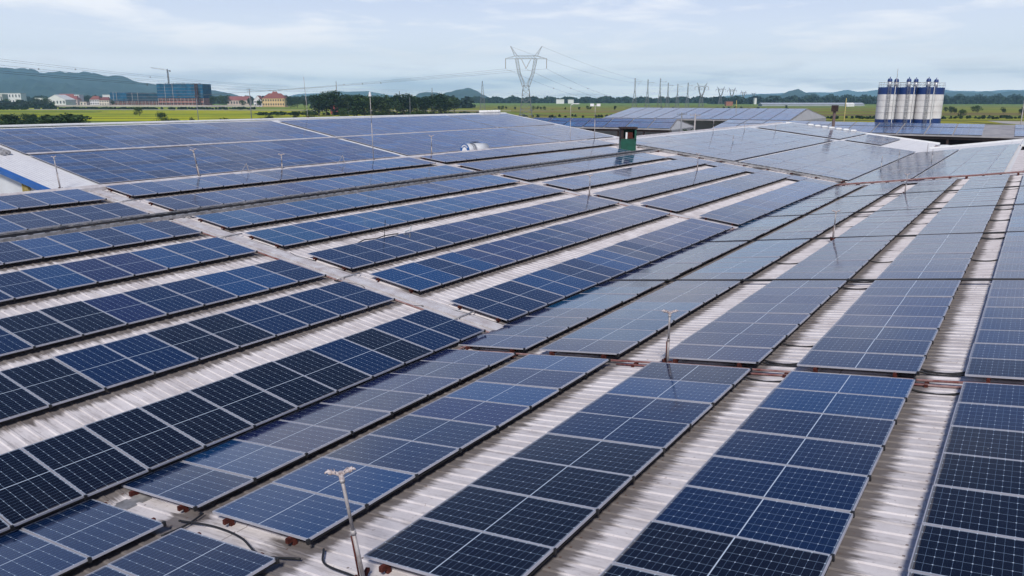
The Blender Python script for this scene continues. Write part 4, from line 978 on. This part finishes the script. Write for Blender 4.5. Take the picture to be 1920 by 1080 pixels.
def make_tree(name, H_, W_, m, seed, n=1300, trunkf=.12, label='x', group=None, leaf=.35):
    rnd = random.Random(seed); t = thing(name, (0, 0, -900), label, 'tree' if name != 'bush' else 'bush', group)
    mb = MB(); mb.tube([(0, 0, 0), (.1, .05, H_*trunkf), (.0, .1, H_*.6)], H_*.028, 7, r1=H_*.010)
    for k in range(5):
        a = k*1.3+rnd.random(); z = H_*(trunkf + .05*k); mb.tube([(0, 0, z), (W_*.18*cos(a), W_*.18*sin(a), z+H_*.12), (W_*.30*cos(a), W_*.30*sin(a), z+H_*.26)], H_*.012, 5, r1=H_*.004)
    mb.build('trunk', M['bark'], t)
    crown_mesh(rnd, W_, H_*(1-trunkf*.8), H_*trunkf*.7, n, leaf).build('crown', m, t)
    return t
T = [make_tree('broadleaf_tree', 10, 9, M['leaf_dark'], 1), make_tree('broadleaf_tree', 10, 7, M['leaf_olive'], 2), make_tree('broadleaf_tree', 10, 11, M['leaf_mid'], 3, trunkf=.10), make_tree('tall_tree', 12, 5, M['leaf_dark'], 4, trunkf=.16)]
BU = [make_tree('bush', 3, 4.5, M['leaf_dark'], 5, 420, .08, leaf=.28), make_tree('bush', 3, 5.5, M['leaf_mid'], 6, 420, .08, leaf=.28)]
used = set()
def put(pr, px, D, h, label, group=None, wf=1.0):
    base_h = {0: 10, 1: 10, 2: 10, 3: 12}[T.index(pr)] if pr in T else 3
    s_ = h/base_h; loc = FP(px, D); c_ = copy_thing(pr, loc, random.uniform(0, 6), label, (s_*wf, s_*wf, s_)); 
    if group: c_['group'] = group
    return c_
G1 = 'trees of the belt behind the halls'
# tree belt, centre left: individually placed
belt = [(598, 620, 175, 0, 'round dark tree at the left end of the tree belt'), (612, 640, 172, 1, 'tall dark tree second from the left end of the belt'), (624, 640, 169, 0, 'highest bushy tree near the left end of the belt, beside a red roof'),
        (641, 650, 173, 1, 'dark tree right of the thin communication mast'), (655, 700, 176, 0, 'dark tree behind the small white house in the belt'), (668, 560, 176, 0, 'big rounded tree at the front of the belt left of the tall white mast'),
        (684, 560, 177, 2, 'broad dark tree directly behind the tall white mast'), (700, 600, 178, 0, 'dark tree just right of the tall white mast'), (716, 600, 178, 1, 'dark tree third right of the tall white mast'),
        (731, 620, 177, 2, 'wide tree left of two tall tree tops in the belt'), (745, 640, 176, 3, 'slim tall tree in the middle of the belt'), (757, 640, 175, 0, 'dark leafy tree in the middle of the belt'), (769, 640, 177, 3, 'slim tree in front of the thin grey pole'),
        (782, 660, 179, 2, 'broad low tree right of the thin grey pole'), (797, 660, 180, 0, 'low dark tree at two thirds of the belt'), (810, 680, 180, 2, 'low broad tree left of the tall lone crown'), (825, 640, 174, 0, 'tall lone crown near the right end of the belt'),
        (836, 700, 179, 1, 'narrow dark tree at the right end of the belt'), (852, 760, 181, 2, 'last low tree at the right end of the belt')]
for px, D, yt, k, l in belt: put(T[k], px, D, zt(D, yt) - GZ, l, G1, 1.25)
left = [(12, 900, 185, 2, 'dark tree in front of the white flat roofed building, left one'), (38, 890, 186, 0, 'dark tree in front of the white flat roofed building, right one'), (72, 870, 184, 0, 'dark round tree left of the white gabled warehouse, farther one'), (90, 860, 183, 2, 'dark round tree left of the white gabled warehouse, nearer one'),
        (165, 1250, 178, 0, 'tree between two groups of red roofed houses'), (212, 1050, 186, 1, 'small tree left of the low netted block'), (400, 1050, 179, 0, 'tree right of the netted tower, first one'), (412, 1050, 178, 2, 'tree right of the netted tower, second one'), (424, 1100, 180, 0, 'tree left of the long red roof'),
        (455, 1000, 187, 2, 'tree in front of the long red roof'), (468, 980, 183, 3, 'slim tree right of the long red roof'), (487, 900, 184, 1, 'slim tree before the white house with a dark red roof'), (545, 820, 180, 0, 'tree directly right of the yellow building'), (558, 820, 180, 2, 'tree second right of the yellow building'), (572, 830, 181, 1, 'tree third right of the yellow building'), (585, 860, 178, 0, 'tree fourth right of the yellow building')]
for px, D, yt, k, l in left: D *= 1.42; put(T[k], px, D, zt(D, yt) - GZ, l, 'trees around the town', 1.2)
near = [(303, 420, 209, 2, 'lone round tree in the bright rice field below the crane'), (65, 390, 213, 0, 'dark tree at the left edge of the bright field above a bush mass'), (48, 400, 212, 2, 'dark tree at the left edge, behind the nearest bushes'), (30, 380, 218, 0, 'dark tree at the left edge, lowest of the bush mass'), (10, 390, 214, 2, 'dark tree cut by the left edge of the view'), (85, 370, 220, 2, 'low dark tree at the right side of the left bush mass'),
        (360, 400, 219, 1, 'small thin tree left of the thin dark utility pole'), (508, 395, 212, 1, 'small tree in the field below the yellow building'), (579, 470, 205, 2, 'small tree by the road below the belt'), (555, 480, 208, 0, 'small dark tree by the road left of the lightning rod'), (642, 500, 202, 2, 'pale green shrubby tree at the road before the belt'),
        (718, 430, 205, 1, 'small dark tree in front of the belt beside the thin grey pole'), (710, 380, 210, 0, 'small dark tree at the ridge line below the belt'), (775, 380, 209, 0, 'dark clump behind the ridge, left one below the belt'), (788, 375, 205, 2, 'dark clump behind the ridge, highest one below the belt'), (799, 370, 211, 0, 'dark clump behind the ridge, right one below the belt'), (763, 385, 213, 2, 'low dark clump behind the ridge below the belt'),
        (262, 620, 200, 2, 'tiny tree on the road verge below the low netted block')]
for px, D, yt, k, l in near: put(T[k], px, D, max(2.5, zt(D, yt) - GZ), l, 'trees in the near fields', 1.15)
# small lone trees in the flat fields
lone = [(936, 950), (943, 950), (949, 980), (966, 950), (1001, 950), (1008, 960), (1014, 960), (1020, 930), (1060, 940), (1086, 930), (1101, 950), (1107, 960), (1153, 930), (1225, 900), (1240, 920), (1262, 900), (1345, 880), (1357, 900), (1366, 890), (1379, 900), (1390, 900), (1421, 880), (1475, 850), (1790, 700), (1783, 720), (1833, 760), (1881, 700), (1773, 800), (1825, 800), (1915, 640), (1474, 1100), (1805, 560)]
for i, (px, D) in enumerate(lone):
    side2 = 'right of the silos' if px > 1600 else ('left of the strain towers' if px < 1189 else 'behind the sheds')
    put(T[[0, 2, 1][i % 3]], px, D, random.uniform(3.6, 5.2) if px < 1600 else random.uniform(4.5, 7.5), 'small round field tree, %s from the left among those %s' % (nth(sum(1 for q in lone if q[0] < px and ((q[0] > 1600) == (px > 1600)) and ((q[0] < 1189) == (px < 1189)))), side2), 'small round trees dotted over the far fields', 1.1)
# shrubs just behind the white ridge
rb = random.Random(5)
shr = [(20, 300), (100, 290), (128, 285), (142, 282), (290, 280), (330, 300), (352, 290), (390, 290), (421, 300), (440, 300), (492, 300), (520, 310), (545, 330), (560, 310), (585, 330), (612, 330), (636, 340), (650, 350), (667, 340), (690, 350), (735, 350)]
for i, (px, D) in enumerate(shr):
    put(BU[i % 2], px, D + 60, rb.uniform(2.2, 4.4) + (2.5 if px in (142, 128, 100, 20) else 0), 'green shrub behind the white far ridge, %s from the left in the row of shrubs' % nth(i), 'shrubs behind the white ridge', 1.3)
for i, (px, D) in enumerate(((1880, 255), (1895, 250), (1812, 250), (1850, 250), (1015, 300), (1040, 300), (1075, 305), (1120, 330), (1128, 330), (1140, 320), (1412, 420), (1100, 300))):
    put(BU[i % 2], px, D, rb.uniform(2.5, 4), 'dark shrub behind the shed roofs, %s from the left' % nth(sorted([1880, 1895, 1812, 1850, 1015, 1040, 1075, 1120, 1128, 1140, 1412, 1100]).index(px)), 'shrubs behind the sheds', 1.3)
for i, (px, D) in enumerate(((1295, 158), (1310, 162), (1326, 160), (1340, 165), (1352, 170), (1287, 168))):
    put(T[i % 3], px, D, 6.2 + rb.random(), 'dark tree in the shade between the sheds, %s from the left' % nth([1287, 1295, 1310, 1326, 1340, 1352].index(px)), 'dark trees between the sheds', 1.1)
for o in T + BU:
    for ch in list(o.children): bpy.data.objects.remove(ch)
    bpy.data.objects.remove(o)
# far woods that read as one mass
def wood(name, segs, label, leaf, m, seed):
    rnd = random.Random(seed); mb = MB()
    for (x0, x1, D, h, n) in segs:
        for i in range(n):
            px = rnd.uniform(x0, x1); c = FP(px, D + rnd.uniform(0, D*.07)); H_ = h*(.55 + .45*abs(sin(px*.09+seed))*rnd.uniform(.7, 1.25)) ; W_ = H_*rnd.uniform(.5, .9)
            k = 26
            for j in range(k):
                v = Vector((rnd.gauss(0, .5), rnd.gauss(0, .5), 0)); v.x = max(-1, min(1, v.x)); v.y = max(-1, min(1, v.y)); zz_ = rnd.random()**.8
                p = c + Vector((v.x*W_*(1.1-zz_*.7), v.y*W_*(1.1-zz_*.7), zz_*H_)); s_ = leaf*D/1000*rnd.uniform(.6, 1.5)
                a = Vector((rnd.gauss(0, 1), rnd.gauss(0, 1), rnd.gauss(0, .6))).normalized(); b_ = a.cross(Vector((rnd.gauss(0, 1), rnd.gauss(0, 1), rnd.gauss(0, 1)))).normalized()
                mb.face([p-a*s_, p-b_*s_, p+a*s_, p+b_*s_])
    o = mb.build(name, m); tag(o, label, 'woodland', kind='stuff')
wood('distant_woodland', [(880, 1480, 2300, 17, 520), (1330, 1660, 1900, 17, 330), (1760, 2000, 1900, 17, 260), (1500, 2000, 3000, 26, 260)], 'dark distant tree line along the horizon right of the belt', 1.9, M['leaf_far'], 3)
wood('distant_woodland', [(-60, 240, 2100, 19, 330), (380, 620, 2000, 18, 260), (590, 880, 1100, 15, 420), (60, 130, 1750, 13, 60), (140, 180, 1750, 14, 60), (-20, 100, 1150, 9, 120)], 'dark distant tree line around the town on the left', 1.9, M['leaf_far'], 4)
wood('field_scrub', [(-20, 480, 960, 2.2, 300), (470, 900, 640, 2.2, 200), (-10, 150, 350, 5.0, 120), (1500, 2000, 520, 1.6, 120), (900, 1500, 560, 1.5, 80)], 'low dark scrub along the field edges and road verges', 1.2, M['leaf_dark'], 5)

# ------------------------------------------------------------------ town on the left
def house(px, D, w, d, yt, wall, label, roof='flat', rcol=None, win=(0, 0), base_y=None, rz=0, cat='house', name='house', wcol=(.03, .035, .045)):
    if px < 600: D *= 1.5; d *= 1.4
    p = FP(px, D); w = w/1425*D; H_ = zt(D, yt) - GZ; t = thing(name, p, label, cat, 'town buildings', rz=YAW+rz)
    hw = H_ if roof == 'flat' else H_*(.62 if roof == 'hip' else .55)
    M1 = mat('wall', wall, .85, var=.06, vscale=.2); mb = MB(); mb.box(-w/2, w/2, -d/2, d/2, 0, hw); 
    if roof == 'front_gable': mb.poly([(-w/2, -d/2, hw), (w/2, -d/2, hw), (0, -d/2, H_-.2)], [(0, 1, 2)])
    mb.build('wall', M1, t)
    R = mat('roof', rcol or (.4, .4, .4), .8, var=.15, vscale=.2); mb = MB(); e_ = .5
    if roof == 'flat': mb.box(-w/2-e_, w/2+e_, -d/2-e_, d/2+e_, hw, hw+.5)
    elif roof == 'gable': mb.poly([(-w/2-e_, -d/2-e_, hw), (w/2+e_, -d/2-e_, hw), (w/2+e_, 0, H_), (-w/2-e_, 0, H_), (-w/2-e_, d/2+e_, hw), (w/2+e_, d/2+e_, hw)], [(0, 1, 2, 3), (3, 2, 5, 4), (0, 3, 4), (1, 5, 2), (0, 4, 5, 1)])
    elif roof == 'front_gable': mb.poly([(-w/2-e_, -d/2-e_, hw-.2), (0, -d/2-e_, H_), (w/2+e_, -d/2-e_, hw-.2), (-w/2-e_, d/2, hw-.2), (0, d/2, H_), (w/2+e_, d/2, hw-.2)], [(0, 1, 4, 3), (1, 2, 5, 4)])
    else: mb.poly([(-w/2-e_, -d/2-e_, hw), (w/2+e_, -d/2-e_, hw), (w/2+e_, d/2+e_, hw), (-w/2-e_, d/2+e_, hw), (-w*.28, 0, H_), (w*.28, 0, H_)], [(0, 1, 5, 4), (1, 2, 5), (2, 3, 4, 5), (3, 0, 4), (0, 3, 2, 1)])
    mb.build('roof', R, t)
    nx, nz = win
    for i in range(nx):
        for k in range(nz):
            x = -w/2 + w*(i+.5)/nx; z = hw*(k+.55)/nz; a = min(w/nx*.26, 1.3); b_ = hw/nz*.24; mb = MB(); mb.box(x-a, x+a, -d/2-.06, -d/2+.05, z-b_, z+b_); mb.build('window', mat_win, t)
    return t
mat_win = mat('window_glass', (.03, .04, .055), .25)
WH = (.66, .66, .66); RD = (.22, .07, .06); RD2 = (.24, .08, .08)
house(26, 1150, 40, 14, 175, WH, 'long white flat roofed building with a row of small dark windows', 'flat', (.5, .5, .5), (7, 2), name='office_building', cat='building')
house(5, 1120, 14, 14, 177, (.45, .44, .42), 'low grey building cut by the left edge', 'flat', (.3, .3, .32), (3, 1), name='office_building', cat='building')
house(115, 1050, 36, 26, 177.5, WH, 'white gabled warehouse facing the fields', 'front_gable', (.6, .6, .6), (6, 1), name='warehouse', cat='warehouse')
house(128, 1150, 26, 14, 176, (.6, .55, .5), 'house with a bright crimson roof behind the white warehouse', 'gable', RD2, (3, 1))
house(142, 1080, 16, 12, 180, (.62, .5, .46), 'small house with crimson wall panels right of the white warehouse', 'hip', RD2, (3, 2))
house(150, 1100, 9, 12, 178, WH, 'tall narrow white house right of the crimson roofs', 'flat', (.6, .6, .6), (2, 3))
house(182, 1100, 17, 12, 180, WH, 'white house with a dark red hipped roof, left of a pair', 'hip', RD, (4, 2))
house(200, 1050, 18, 12, 182, (.66, .62, .52), 'cream house with a dark red hipped roof, right of a pair', 'hip', (.18, .05, .05), (4, 2))
house(209, 1200, 22, 12, 178, WH, 'white building with a flat canopy behind the cream house', 'flat', (.66, .66, .66), (3, 1))
house(78, 1100, 14, 10, 184, WH, 'low white building between the dark trees and the warehouse', 'flat', (.6, .6, .6), (3, 1))
house(160, 1000, 12, 9, 191, (.62, .56, .48), 'small low cream outbuilding in front of the red roofed houses', 'flat', (.5, .45, .4), (2, 1))
house(450, 1080, 40, 12, 180.5, (.5, .42, .35), 'long building with a bright red roof right of the netted tower', 'gable', RD2, (8, 1))
house(487, 900, 15, 12, 179, WH, 'white house with dark red roof left of the yellow building', 'front_gable', RD, (3, 2))
tt = house(517, 900, 40, 16, 175, (.62, .46, .22), 'large yellow building with a stepped red roof', 'hip', RD, (9, 2), name='villa', cat='building')
house(517, 903, 14, 8, 171.5, (.62, .46, .22), 'small red roofed turret on top of the yellow building', 'hip', RD, (3, 3))
house(629, 700, 13, 10, 184.5, (.32, .05, .05), 'red house half hidden in the tree belt', 'gable', (.25, .05, .05), (2, 1))
house(650, 720, 8, 8, 187, WH, 'tiny white house in the tree belt', 'gable', WH, (1, 1))
house(1050, 2100, 14, 16, 186.5, WH, 'white distant building right of the large pylon, left one', 'flat', WH); house(1070, 2150, 10, 16, 187, WH, 'white distant building right of the large pylon, right one', 'flat', WH)
house(1415, 1900, 4, 10, 184, WH, 'tiny white house on the distant tree line left of the small hill', 'flat', WH); house(1366, 1500, 12, 12, 190.5, (.3, .12, .08), 'low brick red building on the distant tree line', 'flat', (.25, .1, .08))
house(1520, 1450, 185, 24, 192.6, (.30, .32, .36), 'very long pale greenhouse roof left of the silos', 'gable', (.36, .39, .45), name='greenhouse', cat='greenhouse')
house(1592, 1350, 14, 10, 192.6, WH, 'white tent shaped roof at the right end of the long greenhouse', 'gable', (.7, .7, .7))
for i in range(12):
    px = random.choice([random.uniform(60, 110), random.uniform(160, 215), random.uniform(880, 1350), random.uniform(1800, 1920)])
w = thing('boundary_wall', FP(320, 1000), 'long low beige wall in front of the town', 'wall', world=True)
mb = MB(); a, b_ = FP(98, 1340), FP(482, 1270); mb.bar(a+UP*1.4, b_+UP*1.4, .4, 2.8); mb.build('wall_face', mat('beige_wall', (.42, .38, .34), .9, var=.15, vscale=.05), w)

# netted construction blocks, with bricks below
netb = mat('blue_net', (.008, .055, .12), .9, 0, .1, vscale=.12, col2=(.012, .12, .24)); netd = mat('dark_net', (.010, .028, .06), .9, 0, .1, vscale=.1, col2=(.016, .07, .12)); brick = mat('brick', (.32, .14, .11), .9, var=.25, vscale=.2)
slabm = mat('slab', (.30, .27, .26), .9)
def netted(px, D, wpx, d, ytop, ynet, label, net, floors, name='construction_block', rods=0):
    p = FP(px, D); w_ = wpx/1425*D; H_ = zt(D, ytop)-GZ; Hn = zt(D, ynet)-GZ; t = thing(name, p, label, 'construction site', rz=YAW)
    mb = MB(); mb.box(-w_/2+.3, w_/2-.3, -d/2+.5, d/2, 0, H_-1); mb.build('brick_core', brick, t)
    for k in range(floors+1): mb = MB(); z = H_*k/floors; mb.box(-w_/2, w_/2, -d/2-1.25, d/2, z-.3, z); mb.build('floor_slab', slabm, t)
    mb = MB(); nseg = 24
    for i in range(nseg):
        x0, x1 = -w_/2-.6 + (w_+1.2)*i/nseg, -w_/2-.6 + (w_+1.2)*(i+1)/nseg; a0, a1 = -d/2-.9+.35*sin(i*1.1), -d/2-.9+.35*sin((i+1)*1.1)
        mb.poly([(x0, a0, Hn), (x1, a1, Hn), (x1, a1, H_+.6+.4*sin(i*.7+.7)), (x0, a0, H_+.6+.4*sin(i*.7)), (x0, a0+.15, Hn), (x1, a1+.15, Hn), (x1, a1+.15, H_+.6), (x0, a0+.15, H_+.6)], [(0, 1, 2, 3), (4, 7, 6, 5), (0, 4, 5, 1), (3, 2, 6, 7)])
    mb.box(w_/2+.4, w_/2+.6, -d/2-.8, d/2, Hn, H_+.4); mb.box(-w_/2-.6, -w_/2-.4, -d/2-.8, d/2, Hn, H_+.4); mb.build('safety_net', net, t)
    n = max(6, int(wpx/3.2)); low = Hn
    for k in range(2):
        for i in range(n):
            x = -w_/2+w_*(i+.5)/n; z = low*(k+.5)/2; mb = MB(); mb.box(x-w_/n*.26, x+w_/n*.26, -d/2+.35, -d/2+.6, z-low*.13, z+low*.13); mb.build('window', mat_win, t)
    mb = MB()
    for i in range(n//2+1): x = -w_/2+w_*i/(n//2); mb.bar((x, -d/2-.3, 0), (x, -d/2-.3, Hn), .5)
    for fx in (.17, .34): mb.bar((-w_/2+w_*fx, -d/2-1.2, 0), (-w_/2+w_*fx, -d/2-1.2, H_+1.5), .45)
    mb.build('column', mat('pale_col', (.5, .45, .42), .9), t)
    if rods:
        mb = MB(); rr = random.Random(2)
        for i in range(rods): x = -w_/2 + w_*(.15+.8*rr.random()); mb.bar((x, rr.uniform(-d/2, 0), H_), (x, rr.uniform(-d/2, 0), H_+rr.uniform(.8, 3)), .3)
        mb.build('rebar', M['pylon'], t)
    return t
netted(349, 1520, 81, 42, 158, 184, 'tall unfinished block wrapped in bright blue netting under the crane', netb, 7, rods=46)
netted(278, 1530, 58, 34, 175, 189, 'lower middle unfinished block wrapped in dark netting', netd, 4)
netted(235, 1535, 34, 34, 174, 189, 'lower left unfinished block with teal netting and pale roof slab', netb, 4)
# stair scaffold
t = thing('scaffold_tower', FP(371, 1490), 'dark scaffold stair tower in front of the blue netted block', 'scaffold', rz=YAW)
mb = MB(); lattice_leg(mb, (0, 0, 0), (0, 0, zt(1490, 157)-GZ), 2.2, 2.2, 11, .5, .4); mb.build('frame', M['rust'], t)
# tower crane
cp = FP(321, 1530); t = thing('tower_crane', cp, 'tower crane with its jib pointing left over the blue netted block', 'crane', rz=YAW)
zc_ = zt(1530, 132)-GZ; k_ = 1530/1425.
mb = MB(); lattice_leg(mb, (0, 0, 0), (0, 0, zc_), 1.0, 1.0, 22, .3, .18); mb.build('mast', mat('crane_dark', (.10, .06, .05), .6), t)
mb = MB(); jl = -30*k_; n = 12
P0 = Vector((0, 0, zc_)); P1 = Vector((jl, 0, zc_+4.5*k_))
for i in range(n):
    a, b_ = P0.lerp(P1, i/n), P0.lerp(P1, (i+1)/n); mb.bar(a, b_, .45); mb.bar(a+UP*2.2*(1-i/n*.6), b_+UP*2.2*(1-(i+1)/n*.6), .32); mb.bar(a, b_+UP*1.3*(1-(i+1)/n*.6), .15)
mb.build('jib', mat('crane_grey', (.20, .20, .20), .6), t)
mb = MB(); mb.bar(P0, P0+Vector((5*k_, 0, 0)), 1.0, .6); mb.box(3.2*k_, 5.2*k_, -.8, .8, zc_-2.6, zc_+.4); mb.build('counterweight', M['pylon'], t)
mb = MB(); mb.box(-.9, .9, -1.6, -.4, zc_-.4, zc_+2); mb.bar(P0, P0+UP*3.2, .5); mb.build('cab', M['pylon'], t)

# soft rolls of white sheeting left on the ridge ends
for (P, l) in ((C.p(21, 86, .1), 'heap of white bags at the far end of the blue trimmed ridge'), (A.p(17.2, 104.2, 0), 'heap of white bags at the far end of the left slope')):
    t = thing('sandbag_heap', P, l, 'sandbags', world=True); rr = random.Random(int(P.x*10))
    for i in range(7):
        c = P + Vector((0, -i*.75+rr.uniform(-.2, .2), 0)) if 'ridge' in l else P + A.d*(i*-1.0); mb = MB()
        mb.tube([c-RT*.34, c-RT*.26, c, c+RT*.26, c+RT*.34], .10, 8, cap=True) if False else mb.tube([c-RT*.4+UP*.02, c-RT*.2+UP*.05, c+RT*.2+UP*.04, c+RT*.4], .19, 8); mb.build('sandbag', M['white'], t, True)
print('objects', len(bpy.data.objects))

# ------------------------------------------------------------------ the air
hm = bpy.data.materials.new('haze'); hm.use_nodes = True; t = hm.node_tree; t.nodes.clear(); o_ = N(t, 'ShaderNodeOutputMaterial'); v_ = N(t, 'ShaderNodeVolumePrincipled')
v_.inputs['Color'].default_value = (.42, .71, 1.0, 1); v_.inputs['Density'].default_value = .000088; v_.inputs['Anisotropy'].default_value = 0; LK(t, v_.outputs[0], o_.inputs['Volume'])
mb = MB(); mb.box(-14500, 12500, -3500, 16500, GZ-2, 460); hz = mb.build('haze', hm); tag(hz, 'pale blue air over the fields', 'haze', kind='stuff')
